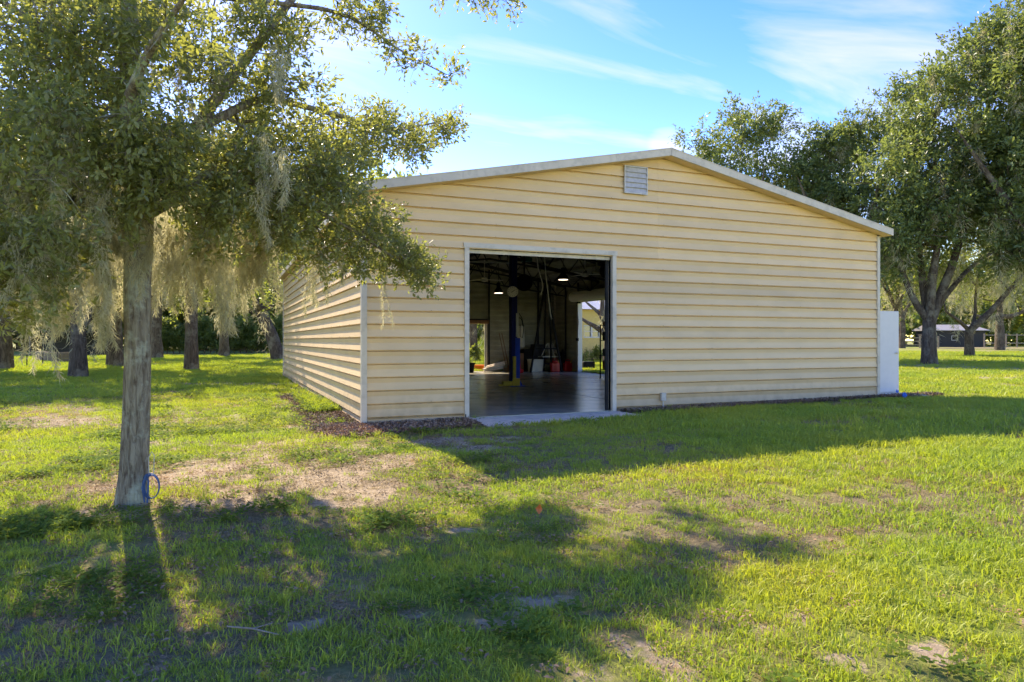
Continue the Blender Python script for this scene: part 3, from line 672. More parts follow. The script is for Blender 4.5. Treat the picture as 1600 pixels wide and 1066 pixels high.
dr = MB(); dr.lathe((BW - .36, RD1 + .15, RDZ + .22), [(.06, 0), (.20, .01), (.20, .03), (.06, .04)], 20, (0, 1, 0)); dr.build('end_plate', M['steel_dark'], sdf, True)
pc = on_x(903, 500, BW - .25)
dr = MB(); dr.tube([(BW - .22, RD1 + .02, RDZ + .1), (BW - .22, RD1 - .12, 2.2), (BW - .22, RD1 - .02, 1.50)], .012); dr.box(BW - .27, RD1 - .06, 1.40, BW - .17, RD1 + .03, 1.52); dr.build('pull_chain', M['black'], sdf)
# back opening frame
bf = surround(BD0, BD1, BDZ, BL - .12 + D); bf.build('back_door_frame', M['trim'], shop)
tb = MB(); tb.box(BD0, BL - .36, BDZ + .0, BD1 + .1, BL - .13, BDZ + .16, .02); tb.build('door_header_box', M['rust'], shop)
# white walk door standing open at the right corner
wd = empty('walk_door', (BW + .02, .20, .13)); wd.parent = shop
m = MB(); m.box(BW + .025, .18, .13, BW + .925, .222, 2.14, .004); m.build('door_leaf', M['white'], wd)
m = MB(); m.lathe((BW + .855, .18, 1.12), [(.032, 0), (.032, -.008), (.012, -.012), (.012, -.045)], 14, (0, 1, 0)); m.box(BW + .77, .125, 1.108, BW + .87, .137, 1.132, .004); m.build('lever_handle', M['galv'], wd, True)
for z in (.35, 1.15, 1.95): m = MB(); m.tube([(BW + .03, .172, z - .05), (BW + .03, .172, z + .05)], .010, 8); m.box(BW + .03, .174, z - .05, BW + .075, .179, z + .05); m.build('hinge', M['galv'], wd)
m = MB(); m.box(BW + .03, .172, .135, BW + .92, .179, .175); m.build('door_sweep', M['galv'], wd)
m = MB(); m.box(BW - .02, .18, .0, BW + D + .012, .222, 2.18); m.box(BW - .02, 1.16, .0, BW + D + .012, 1.20, 2.18); m.box(BW - .02, .18, 2.181, BW + D + .012, 1.20, 2.24); m.build('walk_door_frame', M['trim'], shop)
m = MB(); m.box(BW - .1, .16, -.1, BW + 1.0, 1.3, .105, .01); sl = m.build('door_step', M['concrete']); tag(sl, 'pale concrete step under the open white walk door', 'step'); base_origin(sl)
# gable vent
vt = empty('gable_vent', (5.405, -D, 4.36)); vt.parent = shop
m = MB(); VX0, VX1, VZ0, VZ1 = 5.14, 5.68, 4.35, 4.90; y = -D
m.box(VX0, y - .035, VZ0, VX0 + .02, y - .001, VZ1); m.box(VX1 - .02, y - .035, VZ0, VX1, y - .001, VZ1); m.box(VX0 + .0201, y - .035, VZ0, VX1 - .0201, y - .001, VZ0 + .02); m.box(VX0 + .0201, y - .035, VZ1 - .02, VX1 - .0201, y - .001, VZ1)
m.box(VX0 + .0202, y - .006, VZ0 + .0201, VX1 - .0202, y - .002, VZ1 - .0201)
m.build('vent_frame', M['galv'], vt)
for k in range(5):
    z = VZ0 + .022 + k * .1015; m = MB()
    m.add([(VX0 + .021, y - .034, z), (VX1 - .021, y - .034, z), (VX1 - .021, y - .010, z + .099), (VX0 + .021, y - .010, z + .099), (VX0 + .021, y - .030, z), (VX1 - .021, y - .030, z), (VX1 - .021, y - .007, z + .099), (VX0 + .021, y - .007, z + .099)],
          [(0, 1, 2, 3), (7, 6, 5, 4), (0, 4, 5, 1), (1, 5, 6, 2), (2, 6, 7, 3), (3, 7, 4, 0)]); m.build('louver', M['galv'], vt)
# outlet box on its conduit
ob = tag(empty('outlet_box', (6.05, -.05, 0)), 'small grey electrical box on a short conduit at the foot of the front wall', 'electrical box')
m = MB(); m.box(5.995, -.085, .20, 6.105, -.02, .36, .006); m.build('box_cover', M['galv'], ob)
m = MB(); m.tube([(6.05, -.05, .20), (6.05, -.05, -.1)], .013); m.build('conduit', M['offwhite'], ob)

# ------------------------------------------------------------------ inside the workshop
FZ = 0.041
def thing(name, label, cat, p, group=None): 
    return tag(empty(name, tuple(p)), label, cat, group)
# two post lift column
lp = P(804, 603, 21.0); lx, ly = lp[0], lp[1]
lift = thing('vehicle_lift', 'tall dark blue vehicle lift post with a brighter blue carriage inside the workshop', 'vehicle lift', (lx, ly, FZ))
m = MB(); m.box(lx - .14, ly - .11, FZ + .02, lx + .05, ly + .11, 4.02, .01); m.build('post', M['navy'], lift)
m = MB(); m.box(lx - .03, ly - .16, .35, lx + .12, ly - .111, 1.50, .01); m.box(lx - .02, ly - .17, .20, lx + .11, ly - .112, .349, .01); m.build('carriage', M['blue'], lift)
m = MB(); m.box(lx - .24, ly - .30, FZ, lx + .22, ly + .26, FZ + .019); m.add([(lx + .06, ly - .14, FZ + .02), (lx + .20, ly - .14, FZ + .02), (lx + .06, ly - .14, .36), (lx + .06, ly - .11, FZ + .02), (lx + .20, ly - .11, FZ + .02), (lx + .06, ly - .11, .36)], [(0, 1, 2), (5, 4, 3), (0, 3, 4, 1), (1, 4, 5, 2), (2, 5, 3, 0)]); m.build('base_plate', M['blue'], lift)
m = MB(); m.box(lx - .01, ly - .17, 1.53, lx + .07, ly - .115, 2.25, .01); m.build('cylinder_sleeve', M['offwhite'], lift)
m = MB(); m.tube([(lx + .08, ly - .16, 2.25), (lx + .16, ly - .2, 2.1), (lx + .22, ly - .2, 1.8), (lx + .18, ly - .2, 1.5), (lx + .10, ly - .2, 1.55), (lx + .10, ly - .2, 1.9)], .010, 6); m.build('hydraulic_hose', M['black'], lift, True)
m = MB(); m.box(lx - .5, ly - .34, FZ + .02, lx + .04, ly - .18, FZ + .16, .02); m.box(lx - .22, ly - .40, FZ + .02, lx + .02, ly - .341, FZ + .25, .02); m.box(lx - .62, ly - .32, FZ + .02, lx - .501, ly - .2, FZ + .08, .01); m.build('lift_arm', M['yellow'], lift)
m = MB(); m.box(lx - .16, ly - .30, FZ + .161, lx - .07, ly - .22, .95, .01); m.build('arm_upright', M['yellow'], lift)
m = MB(); m.box(lx - .45, ly - .06, 4.021, lx + .9, ly + .06, 4.10); m.build('crossbar', M['navy'], lift)
cp = P(801, 456, 20.7)
ck = thing('dial_clock', 'round pale dial hanging on the blue lift post', 'clock', cp)
m = MB(); m.lathe(cp, [(.02, 0), (.16, 0), (.165, .04), (.02, .045)], 24, -FW); m.build('dial_case', M['bright_white'], ck, True)
m = MB(); c2 = cp - FW * .048
m.bar(c2, c2 + RT * .07 + np.array([0, 0, .06]), .012, .004, up=-FW); m.bar(c2, c2 - RT * .05 - np.array([0, 0, .02]), .014, .004, up=-FW)
for k in range(12):
    a = k * math.pi / 6; v = RT * math.cos(a) + np.array([0, 0, math.sin(a)]); m.bar(c2 + v * .115, c2 + v * .14, .010, .004, up=-FW)
m.build('dial_marks', M['steel_dark'], ck)
# hose reel beside it
hp = P(819, 442, 21.4)
hr = thing('hose_reel', 'round black hose reel hanging high behind the lift post', 'hose reel', hp)
m = MB(); m.lathe(hp - FW * .08, [(.05, 0), (.26, .005), (.26, .025), (.16, .03), (.16, .13), (.26, .135), (.26, .155), (.05, .16)], 24, FW); m.build('drum', M['black'], hr, True)
m = MB(); m.bar(hp, (hp[0], hp[1], 4.6), .04); m.build('hanger', M['steel_dark'], hr)
# pendant lamps
def pendant(px, py, d, label, ztop):
    p = P(px, py, d); t = thing('pendant_lamp', label, 'lamp', p, 'lit pendant lamps in the workshop')
    m = MB(); m.lathe(p, [(.20, .0), (.21, .01), (.12, .16), (.08, .22), (.08, .40), (.03, .42)], 20); m.build('lamp_shade', M['steel_dark'], t, True)
    m = MB(); m.lathe(p, [(.165, -.008), (.165, -.002)], 20); m.build('lens', M['lamp'], t)
    m = MB(); m.tube([p + [0, 0, .42], (p[0], p[1], ztop)], .012, 6); m.build('hanging_rod', M['steel_dark'], t)
pendant(779, 458, 27.0, 'lit bell shaped lamp hanging left of the lift post', 4.75)
pendant(880, 437, 24.0, 'lit bell shaped lamp hanging between the white cables and the ceiling fan', 4.9)
# ceiling fans
def fan(px, py, d, label, rot):
    p = P(px, py, d); t = thing('ceiling_fan', label, 'ceiling fan', p, 'ceiling fans in the workshop')
    m = MB(); m.lathe(p, [(.04, -.08), (.11, -.06), (.12, .0), (.08, .07), (.03, .09)], 16); m.build('motor', M['bright_white'], t, True)
    m = MB(); m.tube([p + [0, 0, .09], p + [0, 0, .75]], .012, 6); m.build('down_rod', M['bright_white'], t)
    for k in range(3):
        a = rot + k * 2 * math.pi / 3; v = np.array([math.cos(a), math.sin(a), 0]); m = MB(); m.bar(p + v * .11, p + v * .72, .13, .012); m.build('blade', M['bright_white'], t)
fan(914, 429, 22.0, 'pale ceiling fan in the upper right of the doorway', -YAW + .0)
fan(757, 437, 24.0, 'pale ceiling fan in the upper left of the doorway, beside the left lamp', -YAW + .5)
# speaker box, junction box, pipe, teal tank
bx = P(932, 421, 23.5); m = MB(); m.box(bx[0] - .12, bx[1] - .1, bx[2] - .13, bx[0] + .12, bx[1] + .1, bx[2] + .10, .01); m.box(bx[0] - .02, bx[1] - .02, bx[2] + .101, bx[0] + .02, bx[1] + .02, bx[2] + .6)
tag(base_origin(m.build('speaker', M['offwhite'])), 'small pale speaker box hung above the fan blade at the upper right of the doorway', 'speaker')
bx = P(948, 424, 20.0); m = MB(); m.lathe(bx, [(.05, -.1), (.20, -.08), (.22, .05), (.1, .10)], 18, -FW); m.bar(bx, bx + [0, 0, .55], .04)
tag(base_origin(m.build('floodlight', M['black'], None, True)), 'round black fixture at the top right corner of the doorway', 'light fixture')
bx = P(791, 404, 20.5); m = MB(); m.box(bx[0] - .16, bx[1] - .06, bx[2] - .04, bx[0] + .02, bx[1] + .06, bx[2] + .06, .01); m.box(bx[0] - .10, bx[1] - .02, bx[2] + .061, bx[0] - .06, bx[1] + .02, bx[2] + .4)
tag(base_origin(m.build('junction_box', M['offwhite'])), 'pale box beside the top of the lift post', 'junction box')
bx = P(823, 406, 22.0); m = MB(); m.box(bx[0] - .16, bx[1] - .1, bx[2] - .07, bx[0] + .16, bx[1] + .1, bx[2] + .07, .02); m.box(bx[0] - .02, bx[1] - .02, bx[2] + .071, bx[0] + .02, bx[1] + .02, bx[2] + .6)
tag(base_origin(m.build('ballast_box', M['teal'])), 'teal box hung among the roof trusses right of the lift post', 'equipment box')
a = P(727, 409, 17); b = P(795, 411, 19); m = MB(); m.tube([a, b], .018, 8); 
m.bar(a + [0, 0, 0], a + [0, 0, .75], .02); m.bar(b, b + [0, 0, .75], .02)
tag(base_origin(m.build('air_pipe', M['offwhite'])), 'thin pale pipe running level to the lift post under the trusses', 'pipe')
# white cables hanging from the roof
for pts, lab in (([(838, 396), (841, 420), (847, 440), (848, 450), (845, 461)], 'shorter white cable hanging with a hooked end'), ([(850, 395), (853, 430), (857, 465), (860, 490), (862, 499)], 'longer white cable hanging straight down to the hoist frame')):
    m = MB(); pp = [P(a, b, 19.0) for a, b in pts]; pp.insert(0, pp[0] + [0, 0, .9]); m.tube(pp, .016, 8)
    tag(base_origin(m.build('white_cable', M['bright_white'], None, True)), lab, 'cable')
# black A-frame hoist
t = thing('hoist_frame', 'tall black A shaped hoist frame against the back wall', 'hoist', (on_y(852, 580, 15.6)[0], 15.6, FZ))
apx = on_y(853, 440, 15.6)
for q, (a, b) in enumerate((((829, 578), 15.2), ((878, 578), 15.2), ((850, 578), 16.6))):
    f = on_y(a[0], 580, b); m = MB(); m.bar((f[0], b, FZ), (apx[0], 15.6, apx[2]), .07); m.build('leg', M['black'], t)
f0, f1 = on_y(836, 545, 15.3), on_y(870, 545, 15.3); m = MB(); m.bar((f0[0], 15.3, f0[2]), (f1[0], 15.3, f1[2]), .05); m.build('crossbar', M['black'], t)
m = MB(); e = on_y(862, 500, 15.6); m.bar((apx[0] + .2, 15.62, apx[2] + .02), (on_y(880, 585, 15.62)[0] - .6, 15.62, .5), .05); m.build('boom', M['black'], t)
# things along the back wall
def crate(px0, px1, py0, y, dep, name, mtl, lab, cat, taper=.9, py1=None, rim=True):
    a = on_y(px0, py0, y); b = on_y(px1, py0, y); z0 = FZ if py1 is None else on_y(px0, py1, y)[2]; z1 = a[2]
    cx = (a[0] + b[0]) / 2; w = (b[0] - a[0]) / 2; k = taper; m = MB()
    V = []
    for z, s in ((z0, k), (z1, 1.0)):
        for i, j in ((-1, 0), (1, 0), (1, 1), (-1, 1)): V.append((cx + i * w * s, y + dep * (.5 + (j - .5) * s), z))
    th = .02
    for z, s in ((z1, 1 - th / max(w, .05)), (z1 - (z1 - z0) * .5, .9 - th / max(w, .05))):
        for i, j in ((-1, 0), (1, 0), (1, 1), (-1, 1)): V.append((cx + i * w * s, y + dep * (.5 + (j - .5) * s), z))
    F = [(3, 2, 1, 0)]
    for r in range(3):
        for k2 in range(4): F.append((r * 4 + k2, r * 4 + (k2 + 1) % 4, r * 4 + 4 + (k2 + 1) % 4, r * 4 + 4 + k2))
    F.append((12, 13, 14, 15)); m.add(V, F)
    if rim:
        for (i0, j0, i1, j1) in ((-1, 0, 1, 0), (1, 0, 1, 1), (1, 1, -1, 1), (-1, 1, -1, 0)):
            m.bar((cx + i0 * w, y + dep * j0, z1 - .01), (cx + i1 * w, y + dep * j1, z1 - .01), .03, .03)
    return tag(base_origin(m.build(name, mtl)), lab, cat)
crate(831, 849, 562, 15.9, .5, 'storage_tub', M['offwhite'], 'pale plastic tub on the floor by the back wall, left of the workbench', 'tub')
crate(740, 741, 500, 20, .1, 'tmp', M['black'], 'x', 'x') if False else None
def gas_can(px, py, y, s, lab):
    p = on_y(px, py, y); t = thing('gas_can', lab, 'gas can', (p[0], y, FZ), 'red gas cans on the workshop floor')
    m = MB(); m.box(p[0] - .15 * s, y - .1, FZ, p[0] + .15 * s, y + .1, FZ + .30 * s, .03); m.box(p[0] - .09 * s, y - .06, FZ + .3 * s, p[0] + .10 * s, y + .06, FZ + .36 * s, .02); m.build('body', M['red'], t)
    m = MB(); m.tube([(p[0] - .08 * s, y, FZ + .36 * s), (p[0] - .08 * s, y, FZ + .42 * s), (p[0] + .06 * s, y, FZ + .42 * s), (p[0] + .06 * s, y, FZ + .36 * s)], .014, 6); m.build('handle', M['red'], t)
    m = MB(); m.tube([(p[0] + .11 * s, y, FZ + .30 * s), (p[0] + .17 * s, y - .02, FZ + .46 * s)], [.03, .018], 8); m.build('spout', M['yellow'], t)
gas_can(867, 580, 15.6, 1.35, 'red gas can under the workbench')
gas_can(887, 580, 15.7, 1.25, 'red gas can beside the right hand wall opening')
# workbench with clutter
wb = thing('workbench', 'dark workbench against the back wall with a pale front edge', 'workbench', (on_y(860, 580, 16.4)[0], 16.5, FZ))
a, b = on_y(848, 560, 16.1), on_y(876, 560, 16.1); zt = on_y(860, 557, 16.1)[2]
m = MB(); m.box(a[0], 16.1, zt - .04, b[0], 16.9, zt); m.build('bench_top', M['offwhite'], wb)
for xx in (a[0] + .05, b[0] - .05):
    for yy in (16.15, 16.85): m = MB(); m.box(xx - .03, yy - .03, FZ, xx + .03, yy + .03, zt - .041); m.build('leg', M['steel_dark'], wb)
m = MB(); m.box(a[0] + .1, 16.2, .35, b[0] - .1, 16.8, .38); m.build('shelf', M['steel_dark'], wb)
hz = on_y(858, 537, 16.3)[2]
for px, lab in ((856, 'left'), (862, 'right')):
    q = on_y(px, 550, 16.3); m = MB(); s = -1 if lab == 'left' else 1
    m.tube([(q[0] + s * .22 - .1, 16.3, zt), (q[0] - .02, 16.32, hz), (q[0] + .06, 16.34, hz + .02), (q[0] + .08 + (s + 1) * .12, 16.3, zt)], .020, 6)
    tag(base_origin(m.build('bent_tube', M['offwhite'], None, True)), f'pale bent tube standing on the workbench, {lab} one of two', 'tube')
# tall things: boxes, brooms, boards along back wall
clut = [((811, 552), 16.6, .30, 'cardboard_box', 'rust', 'brown box on the floor just right of the blue lift post'), ((822, 546), 16.7, .40, 'tool_chest', 'black', 'black tool chest against the back wall'), ((840, 538), 16.8, .5, 'parts_cabinet', 'steel_dark', 'dark parts cabinet behind the pale tub'),
        ((884, 550), 16.6, .5, 'machine_cover', 'steel_dark', 'dark covered machine in the back right corner')]
for (px, py), y, w, nm, mt, lb in clut:
    p = on_y(px, py, y); m = MB(); h = p[2]; m.box(p[0] - w / 2, y - .2, FZ, p[0] + w / 2, y + .25, h, .02)
    if nm == 'tool_chest':
        for k in range(4): m.box(p[0] - w / 2 + .03, y - .215, FZ + .1 + k * .2, p[0] + w / 2 - .03, y - .201, FZ + .25 + k * .2)
    if nm == 'parts_cabinet':
        for k in range(3): m.box(p[0] - w / 2 + .03, y - .215, FZ + .1 + k * .33, p[0] + w / 2 - .03, y - .201, FZ + .38 + k * .33)
    if nm == 'machine_cover':
        m.lathe((p[0], y, h), [(w * .42, 0), (w * .36, .12), (w * .1, .2)], 12)
    if nm == 'cardboard_box':
        m.bar((p[0] - w / 2, y - .22, h), (p[0] - w / 2 - .08, y - .42, h - .03), .02, .2); m.bar((p[0], y - .2, h), (p[0], y - .2, h + .01), .1, .1)
    tag(base_origin(m.build(nm, M[mt])), lb, nm.replace('_', ' '))
p = on_y(808, 586, 15.2); rc_ = thing('red_jack', 'red floor jack standing right behind the blue lift post', 'jack', (p[0], 15.2, FZ))
m = MB(); m.box(p[0] - .10, 15.0, FZ, p[0] + .22, 15.5, FZ + .16, .03); m.build('jack_body', M['red'], rc_); m = MB(); m.bar((p[0] + .1, 15.1, .2), (p[0] + .12, 15.35, 1.0), .05); m.build('jack_handle', M['red'], rc_)
# water heater like white cylinder and coiled cord on the back wall
p = on_y(814, 540, 16.95); m = MB(); m.lathe((p[0], 16.95, 1.1), [(.05, 0), (.16, .02), (.17, .1), (.17, .85), (.15, .95), (.04, 1.0)], 16); m.box(p[0] - .04, 17.1, 1.3, p[0] + .04, 17.28, 1.9)
tag(base_origin(m.build('filter_tank', M['offwhite'], None, True)), 'pale cylinder tank mounted on the back wall right of the lift post', 'tank')
m = MB(); p = on_y(812, 512, 17.2); pts = [(p[0] + .16 * math.cos(a) , 17.2, p[2] + .45 * math.sin(a)) for a in np.linspace(0, 4 * math.pi, 40)]; m.tube(pts, .015, 6)
tag(base_origin(m.build('coiled_cord', M['black'], None, True)), 'looped dark cord hanging on the back wall above the pale tank', 'cord')
# lumber pile by the back opening
pl = [on_y(px, 578, 16.6) for px in (760, 790)]; k = 0
for i in range(7):
    m = MB(); z = FZ + .05 + .07 * (i // 2); dx_ = RS.uniform(-.1, .1); m.bar((pl[0][0] - .2 + dx_, 16.2 + .12 * (i % 3), z), (pl[1][0] + dx_, 16.75 + .08 * (i % 2), z + .1 + .1 * RS.rand()), .09, .045)
    tag(base_origin(m.build('lumber_board', M['offwhite' if i % 2 else 'concrete'])), f"{('lowest', 'lowest', 'second', 'second', 'third', 'third', 'topmost')[i]} {('tan', 'whitish')[i % 2]} board of the low pile by the back opening", 'board', 'boards piled by the back opening')
for px, mt, lb, y in ((788, 'rust', 'brown shovel handle leaning on the back wall left of the lift post', 17.1), (784, 'rust', 'brown rake handle leaning beside the shovel', 17.1)):
    p = on_y(px, 565, y); m = MB(); m.tube([(p[0], y - .5, FZ + .25), (p[0] - .12, y, 1.75)], .018, 6)
    m.bar((p[0] - .10, y - .5, FZ + .14) if 'rake' in lb else (p[0], y - .52, FZ), (p[0] + .16, y - .5, FZ + .14) if 'rake' in lb else (p[0], y - .5, FZ + .27), .04 if 'rake' in lb else .2, .03)
    if 'rake' in lb:
        for q in range(5): m.bar((p[0] - .09 + q * .06, y - .5, FZ + .13), (p[0] - .09 + q * .06, y - .53, FZ), .012)
    tag(base_origin(m.build('garden_tool', M[mt])), lb, 'garden tool')
# planter pot at the back opening, orange bowl outside
def pot(p, r, h, mt, lab, plant=False, group=None):
    t = thing('plant_pot', lab, 'pot', p); m = MB(); m.lathe(p, [(r * .72, 0), (r * .97, h * .9), (r * 1.06, h * .9), (r * 1.06, h), (r * .9, h), (r * .86, h * .85)], 20); m.build('pot', M[mt], t, True)
    if plant:
        V = []; F = []
        for k in range(60):
            a = RS.rand() * 6.28; l = r * (1 + RS.rand()); q = np.array(p) + [0, 0, h * .85]; dv = np.array([math.cos(a), math.sin(a), .6 + RS.rand()]); dv /= np.linalg.norm(dv); s = np.cross(dv, [0, 0, 1]); s /= np.linalg.norm(s)
            n = len(V); V += [q, q + dv * l * .5 + s * .02, q + dv * l, q + dv * l * .5 - s * .02]; F.append((n, n + 1, n + 2, n + 3))
        mesh_np('leaves', np.array(V), np.array(F), M['leaf_bright'], t, var=RS.rand(60))
p = on_y(733, 577, 16.4); pot((p[0], 16.4, FZ), .26, .42, 'black', 'black planter pot inside the back opening', True)
p = on_y(752, 574, 18.6); pot((p[0], 18.6, float(ground_z(p[0], 18.6))), .42, .22, 'orange', 'low orange bowl on the grass outside the back opening')
# shelf rack at the right by the side opening
sx = on_x(943, 585, BW - .55); rk = thing('shelf_rack', 'black wire shelf rack stacked with dark bins inside the right of the doorway', 'shelf rack', (BW - .8, RD0 - .1, FZ))
ya, yb = 10.6, 11.6; xa, xb = BW - 1.75, BW - .95
pr = on_x(938, 560, BW - 1.7)
ya, yb = pr[1] - 1.0, pr[1]; xa, xb = BW - 1.7, BW - 1.15
for xx in (xa, xb):
    for yy in (ya, yb): m = MB(); m.box(xx - .018, yy - .018, FZ, xx + .018, yy + .018, 2.0); m.build('post', M['black'], rk)
for z in (.35, .85, 1.40, 1.95): m = MB(); m.box(xa, ya, z, xb, yb, z + .025); m.build('shelf', M['black'], rk)
nb = 0
for z, hh in ((.376, .36), (.876, .36), (1.426, .36), (1.976, .18)):
    for q in range(2):
        nb += 1; m = MB(); m.box(xa + .03, ya + .06 + q * .46, z, xb - .04 - .1 * ((nb * 7) % 3), ya + .46 + q * .46, z + hh * (.7 + .3 * ((nb * 5) % 4) / 3), .03); m.box(xa + .05, ya + .04 + q * .46, z + hh * .5, xa + .2, ya + .06 + q * .46, z + hh * .6)
        tag(base_origin(m.build('storage_bin', M[('black', 'steel_dark', 'rust')[nb % 3]])), f"{('black', 'dark grey', 'brown')[nb % 3]} bin on the {('bottom', 'second', 'third', 'top')[(nb - 1) // 2]} shelf of the black rack, {('nearer', 'farther')[q]} one to the doorway", 'bin', 'bins on the black shelf rack')
p = on_x(917, 578, BW + 1.2); m = MB(); m.box(p[0] - .3, p[1] - .25, float(ground_z(p[0], p[1])), p[0] + .3, p[1] + .25, float(ground_z(p[0], p[1])) + .35, .03); m.tube([(p[0] - .2, p[1] - .28, .3), (p[0] - .2, p[1] - .28, .55), (p[0] + .2, p[1] - .28, .55), (p[0] + .2, p[1] - .28, .3)], .015, 6)
tag(base_origin(m.build('tool_crate', M['black'])), 'low black crate on the ground outside the side opening', 'crate')

# ------------------------------------------------------------------ small things outside
for (px, py, s), lb in zip(((1374, 608, .7), (1402, 612, .6), (1413, 621, 1.0)), ('small blue tag by the corner trim at the foot of the white door', 'small blue tag at the outer foot of the white door', 'crumpled bright blue scrap on the ground right of the white door')):
    p = G(px, 622); 
    if py < 615: p = P(px, py, 16.7); p[2] -= .03
    V = []; F = []; n = 10; m = MB()
    for k in range(5):
        a = RS.rand() * 6.28; w = .05 * s; d = np.array([math.cos(a), math.sin(a), 0]); q = p + d * .02 * s
        m.add([q - np.array([-d[1], d[0], 0]) * w * .6, q + np.array([-d[1], d[0], 0]) * w * .6, q + d * w * .8 + [0, 0, .06 * s], q + [0, 0, .14 * s], q - d * .012 + [0, 0, .02]], [(0, 1, 2), (0, 2, 3), (1, 3, 2), (0, 4, 1), (0, 3, 4), (1, 4, 3)])
    tag(base_origin(m.build('blue_scrap', M['brightblue'])), lb, 'plastic scrap')
for k, (px, py) in enumerate(((1386, 618), (1405, 617), (1425, 619), (1440, 620))):
    p = G(px, py); m = MB(); w = (.26, .20, .30, .16)[k]; m.lathe(p + [0, 0, -.03], [(w * .8, 0), (w, .03), (w * .85, .065), (w * .3, .08)], 9)
    tag(base_origin(m.build('flat_stone', M['concrete'], None, True)), ('flat pale stone under the white door', 'flat pale stone just outside the white door edge', 'flat pale stone beyond the blue scrap', 'outermost small pale stone right of the white door')[k], 'stone')
p = G(842, 806); m = MB(); m.add([p + [0, 0, .01], p + RT * .03 + [0, 0, .05], p + RT * .01 + [0, 0, .10], p - RT * .03 + [0, 0, .06], p + FW * .02 + [0, 0, .055]], [(0, 1, 4), (1, 2, 4), (2, 3, 4), (3, 0, 4)])
tag(base_origin(m.build('dead_leaf', M['orange'])), 'single rust orange dead leaf standing in the grass of the middle lawn', 'leaf')
for pts, lb in (([(700, 990), (745, 1003), (780, 1012), (812, 1016)], 'thin pale stick lying in the grass of the lower left lawn'), ([(740, 1002), (760, 998), (830, 1000)], 'short pale stick crossing the longer stick'), ):
    pass
tpts = [G(355, 995) + [0, 0, .05], G(395, 1002) + [0, 0, .06], G(435, 1008) + [0, 0, .05]]; m = MB(); m.tube(tpts, [.004, .005, .002], 6); m.tube([tpts[1], G(425, 993) + [0, 0, .06]], [.004, .002], 5)
tag(base_origin(m.build('fallen_stick', M['fencewood'])), 'thin pale forked stick lying in the grass near the bottom left', 'stick')

# ------------------------------------------------------------------ trees
def unit(v): return v / (np.linalg.norm(v, axis=-1, keepdims=True) + 1e-9)
def tube_np(pts, rad, n, rough=0.0, seed=0):
    pts = np.asarray(pts, float); m = len(pts); d = unit(np.gradient(pts, axis=0)); u = np.array([1.0, 0.2, 0]); U = []
    for i in range(m):
        u = u - d[i] * (u @ d[i]); u /= np.linalg.norm(u) + 1e-9; U.append(u)
    U = np.array(U); W = np.cross(d, U); a = np.linspace(0, 2 * math.pi, n, endpoint=False)
    rr = np.asarray(rad)[:, None] * np.ones((1, n))
    if rough:
        s = np.cumsum(np.r_[0, np.linalg.norm(np.diff(pts, axis=0), axis=1)])[:, None]
        ca, sa = np.cos(a)[None], np.sin(a)[None]
        f = fbm(ca * 2 + 7 + seed, sa * 2 + s * .30 + 3, 2.4, 71 + seed, 4) - .5
        g = fbm(np.cos(a)[None] * 1.0 + seed + 0 * s, np.sin(a)[None] * 1.0 + s * .3, 1.1, 5 + seed, 2) - .5
        h = np.abs(np.sin(a[None] * 9 + 5 * fbm(ca + 0 * s, sa * 1.0 + s * .8, 1.2, 9, 3))) ** .6 - .6
        rr = rr * (1 + rough * (f * .9 + g * .8 + h * .28))
    V = pts[:, None] + U[:, None] * (np.cos(a)[None, :, None] * rr[..., None]) + W[:, None] * (np.sin(a)[None, :, None] * rr[..., None])
    k = np.arange(n); k2 = (k + 1) % n; F = []
    i = np.arange(m - 1)[:, None] * n
    F = np.stack([i + k, i + k2, i + n + k2, i + n + k], -1).reshape(-1, 4)
    return V.reshape(-1, 3), F
def resample(pts, step, rad):
    pts = np.asarray(pts, float); s = np.r_[0, np.cumsum(np.linalg.norm(np.diff(pts, axis=0), axis=1))]
    n = max(3, int(s[-1] / step) + 1); t = np.linspace(0, s[-1], n)
    # catmull style smoothing by averaging of linear interpolants
    q = np.stack([np.interp(t, s, pts[:, k]) for k in range(3)], -1)
    for _ in range(2):
        q[1:-1] = (q[:-2] + 2 * q[1:-1] + q[2:]) / 4
    return q, np.interp(t, s, rad)
class Skel:
    def __init__(s): s.p = []; s.par = []; s.fix = []
    def add(s, p, par, r=0.0): s.p.append(np.array(p, float)); s.par.append(par); s.fix.append(r); return len(s.p) - 1
